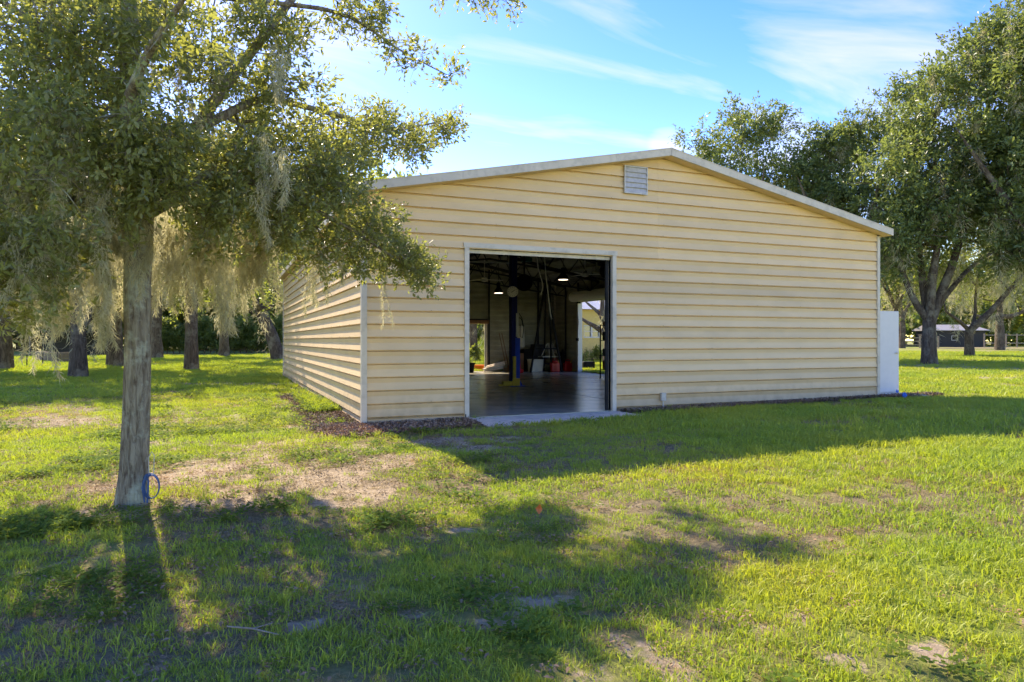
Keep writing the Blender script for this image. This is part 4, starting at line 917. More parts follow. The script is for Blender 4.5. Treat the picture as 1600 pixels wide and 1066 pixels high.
def grow(limbs, targets, rs, step, wig=0.15, droop=0.1):
    """limbs: list of (parent index or -1, [(x,y,z)...], [r...]); targets connect to the nearest wood"""
    sk = Skel(); ends = []
    for par, pts, rad in limbs:
        if par >= 0:
            base = ends[par]; q = min(base, key=lambda i: np.linalg.norm(sk.p[i] - np.array(pts[0]))); pp = [sk.p[q]] + [np.array(p) for p in pts[1:]]
        else: q = -1; pp = [np.array(p, float) for p in pts]
        c, rr = resample(pp, step if (par >= 0 or step > .5) else .05, rad); ids = []; last = q
        for i, (x, r_) in enumerate(zip(c, rr)):
            if q >= 0 and i == 0: continue
            if 0 < i < len(c) - 1 and (par >= 0 or step > .5): x = x + rs.normal(0, wig * r_ * .5, 3)
            last = sk.add(x, last, r_); ids.append(last)
        ends.append(ids if q < 0 else [q] + ids)
    nlimb = len(sk.p); tip = []
    root = np.mean([sk.p[i] for i in ends[0][-2:]], axis=0)
    order = np.argsort(np.linalg.norm(targets - root, axis=1)); A = np.zeros((nlimb + len(targets) * 4, 3)); A[:nlimb] = np.array(sk.p); n = nlimb
    skip = max(2, int(len(ends[0]) * .55))
    cost = np.zeros(len(A)); cost[:skip] = 2.5
    for t in targets[order]:
        dv = A[:n] - t; dist = np.sqrt((dv ** 2).sum(1)) + cost[:n] + 0.25 * np.maximum(0, dv[:, 2])
        q = int(dist.argmin()); a = A[q]; L = np.linalg.norm(t - a)
        k = 1 + int(L / (step * 1.6)); k = min(k, 3); last = q
        for j in range(1, k + 1):
            f = j / k; x = a + (t - a) * f + rs.normal(0, wig * L * .12, 3) * (j < k); x[2] += math.sin(f * math.pi) * L * droop
            last = sk.add(x, last); A[n] = sk.p[-1]; cost[n] = 0; n += 1
        tip.append(last)
    return sk, tip
def skel_mesh(sk, tip_r, nlimb_sides=10, twig_sides=5, power=2.4, rough=0.0, big=0.05):
    n = len(sk.p); P_ = np.array(sk.p); par = np.array(sk.par); acc = np.zeros(n); kids = [[] for _ in range(n)]
    for i in range(n):
        if par[i] >= 0: kids[par[i]].append(i)
    r = np.zeros(n)
    for i in range(n - 1, -1, -1):
        a = sum(r[k] ** power for k in kids[i] if sk.fix[k] == 0); r[i] = max(tip_r, a ** (1 / power) if a else tip_r)
        if sk.fix[i] > 0: r[i] = sk.fix[i]
    for i in range(n):
        if par[i] >= 0 and sk.fix[i] == 0: r[i] = min(r[i], r[par[i]] * .9)
    Vs = []; Fs = []; off = 0
    done = np.zeros(n, bool)
    starts = [i for i in range(n) if par[i] < 0]; stack = [(i, None) for i in starts]
    while stack:
        i, pr = stack.pop(); chain = [i]
        while kids[chain[-1]]:
            ks = sorted(kids[chain[-1]], key=lambda k: -r[k])
            for k in ks[1:]: stack.append((k, chain[-1]))
            chain.append(ks[0])
        if pr is not None: pts = np.vstack([P_[pr][None], P_[chain]]); rr = np.r_[min(r[chain[0]] * 1.25, r[pr]), r[chain]]
        else: pts = P_[chain]; rr = r[chain]
        if len(pts) < 2: continue
        rr[-1] *= .4
        bigc = rr[0] > big
        V, F = tube_np(pts, rr, nlimb_sides if bigc else twig_sides, rough if bigc else 0, len(Vs) % 5)
        Vs.append(V); Fs.append(F + off); off += len(V)
    return np.vstack(Vs), np.vstack(Fs)
def leaves_np(C, Dn, per, size, spread, rs, aspect=2.4, droopy=0.0, tw=0):
    """a spray of leaves round each centre C pointing roughly along Dn"""
    m = len(C); K = per
    nt = 5                                     # twiglets per centre
    td = unit(Dn[:, None] * .7 + rs.normal(0, .75, (m, nt, 3)) + np.array([0, 0, .08 - droopy]))
    tl = spread * (0.55 + .6 * rs.rand(m, nt, 1))
    which = rs.randint(0, nt, (m, K)); f = rs.rand(m, K, 1) ** .7
    mi = np.arange(m)[:, None]
    d = td[mi, which]; pos = C[:, None] + d * tl[mi, which] * f + rs.normal(0, spread * .10, (m, K, 3)); pos[..., 2] -= (f[..., 0] ** 2) * spread * (.15 + droopy * .4)
    ld = unit(d * .8 + rs.normal(0, .7, (m, K, 3))); nn = unit(rs.normal(0, .8, (m, K, 3)) + np.array([0, 0, .75])); sd = unit(np.cross(ld, nn)); nn = np.cross(sd, ld)
    L = size * (.6 + .7 * rs.rand(m, K, 1)); W = L / aspect
    a = pos; b = pos + ld * L * .6 + sd * W * .5 + nn * L * .10; c = pos + ld * L; e = pos + ld * L * .6 - sd * W * .5 + nn * L * .10
    V = np.stack([a, b, c, e], 2).reshape(-1, 3); n = m * K
    i = np.arange(n) * 4; F = np.stack([i, i + 1, i + 2, i + 3], -1)
    # split in two triangles so the crease shows
    F = np.concatenate([np.stack([i, i + 1, i + 2], -1), np.stack([i, i + 2, i + 3], -1)])
    cv = rs.rand(m, 1) * .45 + rs.rand(m, K) * .55; v = cv.ravel(); var = np.concatenate([v, v])
    tv = None
    if tw:
        A = np.repeat(C[:, None], nt, 1).reshape(-1, 3); B = (C[:, None] + td * tl).reshape(-1, 3); B[:, 2] -= spread * .15
        dd = unit(B - A); s1 = unit(np.cross(dd, np.array([.3, .2, 1.0]))); s2 = np.cross(dd, s1)
        q = np.stack([A + s1 * tw, A - s1 * tw * .5 + s2 * tw * .87, A - s1 * tw * .5 - s2 * tw * .87, B], 1).reshape(-1, 3); j = np.arange(len(A)) * 4
        tf = np.concatenate([np.stack([j, j + 1, j + 3], -1), np.stack([j + 1, j + 2, j + 3], -1), np.stack([j + 2, j, j + 3], -1)]); tv = (q, tf)
    return V, F, var, tv
def moss_np(A, length, rs, per, wid, rad, tl=.05):
    """beards of moss hung at A: many short curled threads round a drooping line"""
    m = len(A); t = rs.rand(m, per, 1) ** .85; ln = length[:, None, None]
    sway = rs.normal(0, .10, (m, 1, 3)) * np.array([1, 1, 0]); wob = np.sin(t * 5 + rs.rand(m, 1, 1) * 6) * .035
    ctr = A[:, None] + sway * ln * t + wob * np.array([1, .5, 0]); ctr[..., 2] -= (t * ln)[..., 0]
    rr = rad * ln / .6 * (1 - t) ** .75 * (.35 + .65 * np.minimum(t * 6, 1)); off = rs.normal(0, 1, (m, per, 3)) * np.array([1, 1, .2]) * rr
    p0 = ctr + off; dv = unit(rs.normal(0, .5, (m, per, 3)) + np.array([0, 0, -1.0]) + off * 4); l = tl * (.5 + rs.rand(m, per, 1)) * 1.3
    p1 = p0 + dv * l; p1[..., 2] -= .0; bend = rs.normal(0, .35, (m, per, 3)) * l; p2 = p1 + unit(dv + bend / l) * l * .8
    s = unit(np.cross(dv, rs.normal(0, 1, (m, per, 3)))) * wid * .5
    V = np.stack([p0 - s, p0 + s, p1 + s * .8, p1 - s * .8, p2], 2).reshape(-1, 3); n = m * per; i = np.arange(n) * 5
    Q = np.stack([i, i + 1, i + 2, i + 3], -1); T = np.stack([i + 3, i + 2, i + 4], -1)
    v = (rs.rand(m, 1) * .5 + rs.rand(m, per) * .5).ravel(); return V, Q, T, np.concatenate([v, v])
def blob_points(blobs, n, rs, shell=.5):
    vol = np.array([b[3] * b[4] * b[5] for b in blobs]) ** .75; pr = vol / vol.sum(); w = rs.choice(len(blobs), n, p=pr); B = np.array(blobs)[w]
    d = unit(rs.normal(0, 1, (n, 3))); r = rs.rand(n, 1) ** shell; return B[:, :3] + d * B[:, 3:6] * r * (.85 + .3 * rs.rand(n, 1))
def make_tree(name, label, base, limbs, targets, rs, group=None, bark='bark', leaf='leaf_far', per=50, size=.2, spread=.7, step=.8, tip_r=.015, moss=0, mlen=(.6, 1.8), mper=60, mwid=.02, mrad=.07, mtl=.12, rough=.15, sides=12, droopy=0, droop=.08, tw=0, moss_low=True, cat='tree', mossfn=None, big=.05):
    t = tag(empty(name, tuple(base)), label, cat, group)
    sk, tip = grow(limbs, targets, rs, step, droop=droop)
    V, F = skel_mesh(sk, tip_r, sides, 5, rough=rough, big=big); mesh_np('trunk', V, F, M[bark], t, smooth_=True)
    Pn = np.array(sk.p); par = np.array(sk.par); tip = np.array(tip)
    C = Pn[tip]; Dn = unit(C - Pn[par[tip]])
    V, F, var, tv = leaves_np(C, Dn, per, size, spread, rs, droopy=droopy, tw=tw)
    mesh_np('crown', V, F, M[leaf], t, var=var)
    if tv: mesh_np('twigs', tv[0], tv[1], M['twig'], t)
    if moss:
        A = mossfn(Pn, rs) if mossfn else Pn[rs.choice(len(Pn), moss)] + rs.normal(0, spread * .2, (moss, 3))
        ln = rs.uniform(mlen[0], mlen[1], len(A)) * (.5 + rs.rand(len(A)))
        V, Q, T, var = moss_np(A, ln, rs, mper, mwid, mrad, mtl); mesh_np('hanging_moss', V, [Q, T], M['moss'], t, var=var)
    return t

# --- the near live oak
rs = np.random.RandomState(5)
TB = G(207, 786); TD = 6.06
def Q(px, py, d): return P(px, py, d)
limbs = [(-1, [TB + [0, 0, -.12], Q(206, 778, TD), Q(209, 740, TD), Q(213, 640, TD), Q(215, 540, TD), Q(214, 450, TD), Q(216, 380, TD), Q(218, 320, TD), Q(212, 250, TD + .1), Q(202, 140, TD + .2), Q(206, 0, TD + .3), Q(196, -130, TD + .3), Q(205, -300, TD + .4)],
          [.168, .132, .115, .106, .104, .107, .114, .115, .10, .085, .07, .05, .025])]
def limb(pts, rad): limbs.append((0, [Q(*p) for p in pts], rad))
limb([(216, 330, TD), (260, 270, 6.2), (350, 135, 6.6), (440, 20, 7.0), (500, -60, 7.3), (560, -160, 7.6)], [.07, .06, .052, .042, .03, .014])
limb([(216, 340, TD), (250, 330, 6.2), (330, 262, 6.5), (450, 305, 7.0), (560, 365, 7.6), (640, 420, 8.0)], [.05, .045, .035, .028, .018, .008])
limb([(212, 260, TD), (300, 205, 6.3), (410, 150, 7.0), (520, 178, 7.8), (610, 205, 8.6), (690, 190, 9.3)], [.05, .045, .035, .028, .018, .008])
limb([(440, 20, 7.0), (520, 15, 7.1), (570, 38, 7.2), (625, 80, 7.3), (700, 118, 7.4)], [.03, .022, .015, .010, .005])
limb([(215, 350, TD), (160, 320, 5.8), (60, 300, 5.4), (-80, 280, 5.2), (-200, 300, 5.2)], [.06, .05, .04, .03, .01])
limb([(205, 180, TD), (150, 110, 5.9), (60, 40, 5.6), (-60, -40, 5.4)], [.05, .045, .03, .012])
limb([(213, 270, TD), (190, 180, 5.3), (230, 80, 4.9), (300, -20, 4.6)], [.05, .04, .03, .012])
limb([(214, 300, TD), (170, 250, 7.0), (120, 200, 8.2), (60, 150, 9.4)], [.05, .04, .03, .012])
limb([(214, 280, TD), (290, 250, 7.0), (380, 220, 8.4), (480, 240, 9.6)], [.05, .04, .03, .012])
limb([(500, -60, 7.3), (600, -60, 7.6), (700, -40, 8.0), (790, 0, 8.3)], [.03, .02, .012, .005])
limb([(204, 100, TD), (180, -20, 6.1), (165, -120, 6.0)], [.06, .05, .02])
BL_ = [  # px, py, depth, radius px, depth radius m, weight
    (60, 60, 5.8, 110, 1.0, 16), (190, 70, 6.2, 110, 1.3, 14), (320, 90, 6.6, 90, 1.0, 9), (60, 180, 5.6, 110, 1.0, 18), (190, 190, 5.7, 110, .9, 16), (330, 210, 6.6, 90, .9, 12), (60, 300, 5.4, 100, .9, 14), (-60, 200, 5.2, 130, 1.0, 10), (-40, 380, 5.2, 100, .9, 9),
    (180, 270, 5.6, 70, .6, 6), (420, 270, 7.0, 80, .8, 14), (500, 300, 7.3, 70, .7, 14), (570, 350, 7.7, 55, .5, 11), (620, 400, 8.0, 35, .4, 7), (655, 430, 8.1, 28, .3, 4), (440, 340, 7.0, 60, .5, 9), (330, 290, 6.5, 70, .6, 9), (545, 410, 7.6, 35, .3, 3),
    (430, 190, 7.2, 60, .7, 8), (520, 215, 7.9, 60, .8, 11), (590, 200, 8.5, 45, .7, 8), (640, 220, 8.9, 35, .6, 5), (690, 195, 9.3, 22, .5, 4), (400, 120, 6.9, 50, .7, 6), (480, 130, 7.2, 30, .5, 1.5), (440, 45, 7.0, 45, .6, 5), (380, 10, 6.8, 60, .7, 6), (530, 20, 7.1, 35, .4, 2.5), (570, 40, 7.2, 20, .3, 1.6),
    (620, 75, 7.3, 20, .25, 1.2), (655, 100, 7.35, 15, .2, .8), (700, 118, 7.4, 10, .15, .5), (600, 8, 7.2, 20, .3, 1.6), (785, -6, 8.3, 28, .3, 2.5), (735, -40, 8.1, 50, .4, 4), (520, 265, 7.2, 40, .5, 5), (110, 380, 5.6, 60, .6, 5), (20, 440, 5.3, 80, .6, 7), (130, 20, 5.6, 100, .8, 8),
    (230, -120, 6.3, 180, 1.6, 3), (480, -120, 7.3, 120, 1.2, 2), (0, -120, 5.6, 180, 1.4, 3), (-180, 60, 5.2, 120, 1.1, 3), (100, 160, 8.4, 110, 1.3, 7), (420, 220, 9.0, 90, 1.2, 7), (560, 250, 9.6, 45, .9, 4), (650, 205, 10.4, 24, .7, 2.2), (250, 30, 4.9, 90, .6, 5), (330, 360, 6.6, 70, .6, 3), (500, 385, 7.3, 45, .5, 4), (255, 300, 5.6, 55, .3, 4), (325, 325, 6.1, 50, .3, 4), (170, 330, 5.5, 50, .3, 3), (265, 235, 5.7, 60, .4, 4), (30, 400, 5.3, 70, .5, 5)]
T = []; NT = 1500; W = sum(b[5] for b in BL_)
for px, py, d, r, dr, w in BL_:
    n = max(3, int(NT * w / W)); dd = unit(rs.normal(0, 1, (n, 3))) * rs.rand(n, 1) ** .45
    for v in dd: T.append(P(px + v[0] * r, py + v[1] * r * .85, d + v[2] * dr))
T = np.array(T)
def near_moss(Pn, rs):
    A = []
    def put(px0, px1, py0, py1, d0, d1, n):
        for _ in range(n): A.append(P(rs.uniform(px0, px1), rs.uniform(py0, py1), rs.uniform(d0, d1)))
    put(235, 330, 290, 385, 7.0, 8.8, 140); put(320, 430, 300, 395, 7.0, 8.8, 95); put(70, 190, 330, 410, 6.6, 8.4, 90); put(-40, 100, 340, 450, 5.8, 7.6, 50); put(235, 330, 320, 370, 6.3, 6.8, 16); put(100, 180, 340, 390, 5.7, 6.4, 14)
    put(172, 240, 250, 370, 5.75, 6.0, 20); put(-20, 170, 240, 400, 4.9, 5.5, 26); put(60, 460, 60, 280, 5.5, 7.4, 26); put(470, 560, 360, 385, 7.4, 7.9, 5); put(0, 180, 120, 330, 5.0, 5.6, 16)
    return np.array(A)
oak_near = make_tree('live_oak', 'nearest live oak with a straight lichen covered trunk and hanging moss, left foreground', TB, limbs, T, rs, bark='bark_near', leaf='leaf_near', per=56, size=.064, spread=.25, step=.14, tip_r=.0045, rough=.15, sides=56, moss=1, mossfn=near_moss, mlen=(.26, .70), mper=300, mwid=.0048, mrad=.045, mtl=.030, tw=.0022, big=.05)
# loose beards that hang on their own
for (px, py, d, ln, lb) in ((604, 425, 7.9, .62, 'thin dark wisp of moss hanging in front of the cream wall left of the doorway'), (348, 395, 6.6, .75, 'long tapering beard of moss hanging right of the near trunk'), (160, 400, 5.7, .75, 'long tapering beard of moss hanging left of the near trunk')):
    nb_ = 2 if px > 600 else 5; A = np.array([P(px, py, d)]) + rs.normal(0, .012, (nb_, 3)); V, Qd, Tr, var = moss_np(A, np.full(nb_, ln), rs, 150 if px > 600 else 380, .0035, .010 if px > 600 else .022, .03); 
    o = mesh_np('moss_beard', V, [Qd, Tr], M['moss'], oak_near, var=var); 
# blue hose coil at its foot
hc = G(240, 783); hz = thing('blue_hose', 'coil of faded blue hose leaning against the foot of the near oak', 'hose', hc)
m = MB(); cc = P(239, 760, 6.0)
for k in range(4):
    rx, rzz = .062 + .006 * k, .098 + .004 * k; off = FW * (.012 * k - .02) - RT * .010 * k
    m.tube([cc + off + RT * rx * math.cos(a) + np.array([0, 0, rzz * math.sin(a)]) for a in np.linspace(0, 2 * math.pi, 28)], .0048, 7, False)
m.build('hose_coil', M['bluehose'], hz, True)
m = MB(); m.tube([P(226, 785, 5.98), P(222, 762, 5.95), P(228, 742, 5.95), P(232, 752, 5.97), P(230, 786, 5.98)], .007, 7); m.build('hose_tail', M['bluehose'], hz, True)
m = MB(); m.tube([P(233, 745, 6.0), P(232, 715, 6.0), P(237, 706, 6.0), P(241, 712, 6.0), P(240, 742, 6.0)], .0035, 6); m.build('wire_hook', M['galv'], hz, True)

# --- oaks standing on the lawn behind
def oak(px, py, d, label, trunk_r, fork_z, nl, H_, cr, seed, name='live_oak', blobs=None, group='oaks on the lawn behind', lean=(0, 0), n=260, per=46, size=.24, leaf='leaf_far', moss=70, clear=3.4, spread=.9, limbs_px=None, base=None, cw=1.0, mlen=(.7, 2.2), step=1.0):
    rs = np.random.RandomState(seed); b = G(px, py) if d is None else P(px, 532, d)
    if base is not None: b = np.array(base, float)
    b[2] = float(ground_z(b[0], b[1])); lb = []
    top = b + np.array([lean[0], lean[1], fork_z]); rt = trunk_r
    lb.append((-1, [b + [0, 0, -.2], b + [0, 0, .15], b + [lean[0] * .3, lean[1] * .3, fork_z * .45], top], [rt * 1.02, rt * .88, rt * .80, rt * .74]))
    if limbs_px:
        for pts, r0 in limbs_px:
            dd = np.linalg.norm((b - CAM)[:2] @ np.array([FW[:2]]).T); dd = float((b - CAM) @ FW)
            pp = [top] + [P(x, y, dd + w) for x, y, w in pts]; lb.append((0, pp, list(np.linspace(r0, r0 * .35, len(pp)))))
    else:
        for k in range(nl):
            a = 2 * math.pi * (k + rs.rand() * .6) / nl; o_ = np.array([math.cos(a), math.sin(a), 0]); rr = cr * rs.uniform(.55, .8); h = H_ - fork_z
            lb.append((0, [top, top + o_ * rr * .3 + [0, 0, h * .28], top + o_ * rr * .7 + [0, 0, h * .5], top + o_ * rr + [0, 0, h * rs.uniform(.6, .85)]], [rt * .55, rt * .42, rt * .28, rt * .1]))
    if blobs is None:
        blobs = []; c = b + np.array([lean[0] * 1.5, lean[1] * 1.5, 0])
        for k in range(11):
            a = rs.rand() * 6.28; q = cr * rs.uniform(.1, .75); z = rs.uniform(clear + cr * .25, H_ - cr * .25); s = cr * rs.uniform(.32, .5)
            blobs.append((c[0] + math.cos(a) * q, c[1] + math.sin(a) * q, z, s, s, s * .75))
    else:
        dd = float((b - CAM) @ FW); blobs = [(*P(x, y, dd + w), r_ / FPX * dd, r_ / FPX * dd * 1.1, r_ / FPX * dd * .85) for x, y, w, r_ in blobs]
    tg = blob_points(blobs, n, rs)
    return make_tree(name, label, b, lb, tg, rs, group, leaf=leaf, per=per, size=size, spread=spread, step=step, tip_r=.018, moss=moss, mlen=mlen, mper=70, mwid=.022, mrad=.10, mtl=.16, rough=.14, sides=14)

# left side, from the photograph's trunks
oak(5, 578, None, 'thick dark oak trunk at the left edge of the lawn', .45, 4.2, 5, 13, 6.5, 101, clear=3.0, n=340)
oak(122, 590, None, 'forked oak standing just left of the near tree', .36, 1.9, 4, 12, 6.5, 102, clear=3.2, n=420, limbs_px=[([(118, 480, 0), (108, 420, 0), (90, 340, 1)], .30), ([(148, 510, 0), (168, 450, .5), (190, 380, 1)], .20), ([(130, 400, 2), (150, 330, 3)], .15)])
oak(180, 573, None, 'dark oak partly hidden behind the near trunk', .46, 3.6, 4, 13, 6, 103, clear=3.0, n=340)
oak(245, 560, None, 'distant oak just right of the near trunk', .50, 5, 4, 15, 6, 104, clear=3.8)
oak(299, 578, None, 'stout upright oak between the near trunk and the workshop', .36, 4.4, 5, 13, 6.5, 105, clear=3.4, n=400)
oak(350, 553, 62, 'distant forked oak in front of the hedge', .50, 3, 4, 14, 6, 106, clear=4.0)
oak(436, 563, None, 'leaning oak beside the far left corner of the workshop', .55, 3.6, 4, 14, 6.0, 107, lean=(-1.2, .6), clear=3.6, limbs_px=[([(410, 500, 0), (390, 440, 0), (370, 380, 1), (340, 320, 2)], .42), ([(436, 480, 0), (430, 420, 1), (440, 340, 2)], .3), ([(400, 470, -2), (360, 420, -3)], .2)])
oak(-90, 590, None, 'oak beyond the left edge of the lawn', .42, 3.5, 4, 13, 5.5, 108, clear=3.6)
# right side
oak(1452, 568, 36, 'big vase shaped oak with many upright limbs right of the workshop', .42, 2.2, 5, 20, 7, 111, n=950, per=58, size=.25, clear=6, moss=150, group='oaks right of the workshop',
    limbs_px=[([(1420, 470, 0), (1405, 400, 0), (1390, 330, 0)], .20), ([(1440, 440, .5), (1436, 370, .5), (1425, 300, 1)], .24), ([(1455, 450, -.5), (1470, 360, -.5), (1462, 290, 0)], .24), ([(1475, 450, 0), (1500, 380, .5), (1530, 260, 1), (1550, 120, 1)], .26), ([(1470, 470, 1), (1520, 410, 2), (1580, 380, 3)], .18), ([(1450, 440, 2), (1480, 330, 3), (1500, 180, 3)], .2)],
    blobs=[(1450, 330, 0, 80), (1400, 280, 0, 70), (1500, 230, 0, 80), (1480, 140, 0, 55), (1540, 110, 0, 70), (1560, 300, 0, 80), (1410, 360, -1, 50), (1600, 50, 1, 60), (1530, 60, 0, 40), (1440, 190, 1, 45), (1420, 230, 2, 50), (1490, 330, 2, 80), (1590, 170, 0, 70), (1405, 410, 0, 35), (1560, 210, -2, 60)], leaf='leaf_grey')
oak(1165, 575, 44, 'rounded oak crown rising behind the ridge of the workshop', .5, 4, 5, 13, 6, 112, n=700, per=56, size=.24, moss=40, group='oaks right of the workshop', leaf='leaf_grey',
    blobs=[(1165, 215, 0, 50), (1110, 240, 0, 45), (1205, 195, 0, 38), (1190, 300, 0, 75), (1235, 290, 0, 60), (1120, 300, 0, 60), (1150, 180, 1, 28), (1230, 170, 0, 14), (1085, 215, 0, 20), (1165, 380, 0, 80), (1240, 400, 2, 70), (1100, 380, 2, 60)])
oak(1325, 575, 41, 'wide oak crown behind the right slope of the workshop roof', .5, 4, 5, 12.5, 6, 113, n=700, per=56, size=.24, moss=60, group='oaks right of the workshop', leaf='leaf_grey',
    blobs=[(1300, 240, 0, 50), (1350, 225, 0, 50), (1385, 195, 0, 38), (1290, 300, 0, 65), (1350, 320, 0, 70), (1262, 265, 0, 40), (1330, 205, 0, 28), (1400, 150, 2, 28), (1275, 235, 0, 36), (1440, 150, 2, 40), (1380, 390, 2, 50), (1330, 390, 2, 60), (1260, 400, 0, 60)])
oak(1515, 555, 48, 'small crooked oak in front of the dark shed', .36, 1.8, 4, 10, 5, 114, n=220, moss=110, group='oaks right of the workshop', clear=6, limbs_px=[([(1508, 505, 0), (1500, 497, 0), (1478, 487, 0)], .2), ([(1530, 505, 0), (1545, 490, 0), (1590, 440, 0), (1620, 400, 0)], .28), ([(1530, 500, 1), (1520, 470, 1), (1535, 400, 1)], .14)],
    blobs=[(1560, 400, 0, 60), (1500, 420, 2, 40), (1620, 380, 0, 60), (1540, 350, 2, 50), (1480, 440, 1, 20)])
oak(1562, 545, 70, 'far oak with spreading limbs behind the crooked one', .5, 3.4, 5, 13, 7, 115, n=260, moss=120, group='oaks right of the workshop', limbs_px=[([(1545, 505, 0), (1520, 490, 0)], .3), ([(1580, 500, 0), (1610, 480, 0)], .34), ([(1565, 470, 0), (1570, 420, 0)], .3)], blobs=[(1560, 440, 0, 50), (1500, 450, 0, 40), (1610, 440, 0, 50), (1560, 380, 0, 60)])
oak(1640, 580, 33, 'near oak just beyond the right edge whose crown reaches in', .45, 4, 5, 15, 6, 116, n=620, per=58, moss=130, group='oaks right of the workshop', leaf='leaf_grey', blobs=[(1640, 240, 0, 80), (1620, 120, 0, 70), (1600, 330, 0, 55), (1660, 380, 0, 70), (1580, 400, 1, 35), (1640, 40, 0, 70), (1590, 250, 1, 45)])
oak(1400, 557, 52, 'slim dark oak behind the open white door', .2, 3.5, 4, 9, 3.4, 117, n=160, moss=60, group='oaks right of the workshop', clear=4.2)
oak(1410, 540, 85, 'yellow green tree glimpsed right of the roof corner', .4, 4, 4, 12, 5.5, 118, n=200, moss=30, group='oaks right of the workshop', leaf='leaf_bright')
# behind, seen through the openings
p = on_x(948, 540, BW + 5.5)
oak(0, 0, None, 'leaning oak seen through the side opening, its limb crossing the yellow house', .26, 1.5, 3, 8.5, 3.6, 121, base=(p[0], p[1], 0), n=60, size=.13, moss=10, group='oaks behind the workshop', clear=4.0, step=.51, lean=(.1, 0), limbs_px=[([(943, 500, 0), (939, 485, 0), (941, 465, 0), (946, 440, 0)], .20), ([(938, 514, 0), (928, 507, 0), (917, 506, .3), (909, 499, .5), (900, 491, 1)], .17), ([(940, 488, .2), (931, 483, .5), (920, 478, 1), (911, 468, 1)], .13)])
oak(740, 556, 44, 'leafy tree seen through the back opening', .3, 2.2, 4, 9, 4, 122, n=200, size=.2, moss=20, group='oaks behind the workshop', leaf='leaf_bright', clear=2.8)

# --- hedge, shrubs, weeds
def shrub(b, w, dpt, h, seed, label, name='shrub', leaf='leaf_far', n=60, per=60, size=.12, cat='shrub', group=None, spread=.35):
    rs = np.random.RandomState(seed); b = np.array(b, float); b[2] = float(ground_z(b[0], b[1])); lbs = []
    for k in range(4):
        a = rs.rand() * 6.28; lbs.append((-1, [b + [0, 0, -.05], b + [math.cos(a) * w * .2, math.sin(a) * dpt * .2, h * .4], b + [math.cos(a) * w * .4, math.sin(a) * dpt * .4, h * .75]], [.03, .02, .008]))
    bl = [(b[0] + rs.uniform(-.6, .6) * w, b[1] + rs.uniform(-.6, .6) * dpt, b[2] + h * rs.uniform(.35, .7), w * .45, dpt * .45, h * .3) for _ in range(6)]
    return make_tree(name, label, b, lbs, blob_points(bl, n, rs), rs, group, leaf=leaf, per=per, size=size, spread=spread, step=.25, tip_r=.006, rough=0, sides=6, cat=cat)
rs = np.random.RandomState(77); n = 2600; t = rs.rand(n); hx = P(236, 532, 74); hy = P(442, 532, 80)
C = hx[None] + (hy - hx)[None] * t[:, None]; C[:, 1] += rs.normal(0, .8, n); hh = 3.3 + .5 * np.sin(t * 21) + .3 * np.sin(t * 47); C[:, 2] = .5 + (hh - .6) * rs.rand(n) ** .8
V, F, var, _ = leaves_np(C, np.tile([0, 0, 1.0], (n, 1)), 26, .26, .6, rs)
hd_ = empty('hedge', (float(hx[0] + hy[0]) / 2, float(hx[1] + hy[1]) / 2, 0)); tag(hd_, 'long dark clipped hedge far behind the left lawn', 'hedge')
mesh_np('foliage', V, F, M['leaf_far'], hd_, var=var)
m = MB()
for k in range(22):
    q = hx + (hy - hx) * (k + .5) / 22; m.tube([(q[0], q[1], -.1), (q[0] + .1, q[1], 1.6)], .06, 6)
m.build('stems', M['bark'], hd_)
for i, (px, y, w, h, lf, lb) in enumerate(((745, 33, 1.6, 1.5, 'leaf_bright', 'bushy shrub seen through the back opening'), (732, 30, 1.0, 1.2, 'leaf_far', 'darker shrub at the left of the back opening'), (756, 36, 1.2, 1.0, 'leaf_bright', 'low yellow green shrub at the right of the back opening'), (906, 0, 0, 0, '', ''))):
    if not lf: continue
    p = on_y(px, 560, y); shrub((p[0], y, 0), w, w, h, 200 + i, lb, leaf=lf)
# house seen through the side opening
hp = P(921, 532, 44)
hs_ = tag(empty('yellow_house', (hp[0], hp[1], 0)), 'pale yellow stucco house with a gridded window, seen through the side opening', 'house')
x0, x1, y0, y1 = hp[0] - 2.6, hp[0] + 9.0, hp[1], hp[1] + 9; gz_ = float(ground_z(hp[0], hp[1]))
wq = on_y(912, 508, y0); wr = on_y(938, 528, y0); wx0, wx1, wz0, wz1 = wq[0], wr[0], wr[2], wq[2]
m = MB(); 
for bxx in ((x0, y0, gz_ - .2, wx0, y0 + .2, 3.4), (wx1, y0, gz_ - .2, x1, y0 + .2, 3.4), (wx0, y0, gz_ - .2, wx1, y0 + .2, wz0), (wx0, y0, wz1, wx1, y0 + .2, 3.4), (x0, y0 + .2001, gz_ - .2, x0 + .2, y1, 3.4), (x1 - .2, y0 + .2001, gz_ - .2, x1, y1, 3.4), (x0 + .2001, y1 - .2, gz_ - .2, x1 - .2001, y1, 3.4)): m.box(*bxx)
m.build('wall', M['housewall'], hs_)
m = MB(); m.add([(x0 - .5, y0 - .5, 3.40), (x1 + .5, y0 - .5, 3.40), (x1 + .5, y1 + .5, 3.40), (x0 - .5, y1 + .5, 3.40), (x0 + 4, (y0 + y1) / 2, 5.2), (x1 - 4, (y0 + y1) / 2, 5.2)], [(3, 2, 1, 0), (0, 1, 5, 4), (1, 2, 5), (2, 3, 4, 5), (3, 0, 4)]); m.build('roof', M['roofing'], hs_)
wn_ = MB(); wn_.box(wx0, y0 + .05, wz0, wx0 + .07, y0 + .12, wz1); wn_.box(wx1 - .07, y0 + .05, wz0, wx1, y0 + .12, wz1); wn_.box(wx0 + .0701, y0 + .05, wz0, wx1 - .0701, y0 + .12, wz0 + .07); wn_.box(wx0 + .0701, y0 + .05, wz1 - .07, wx1 - .0701, y0 + .12, wz1)
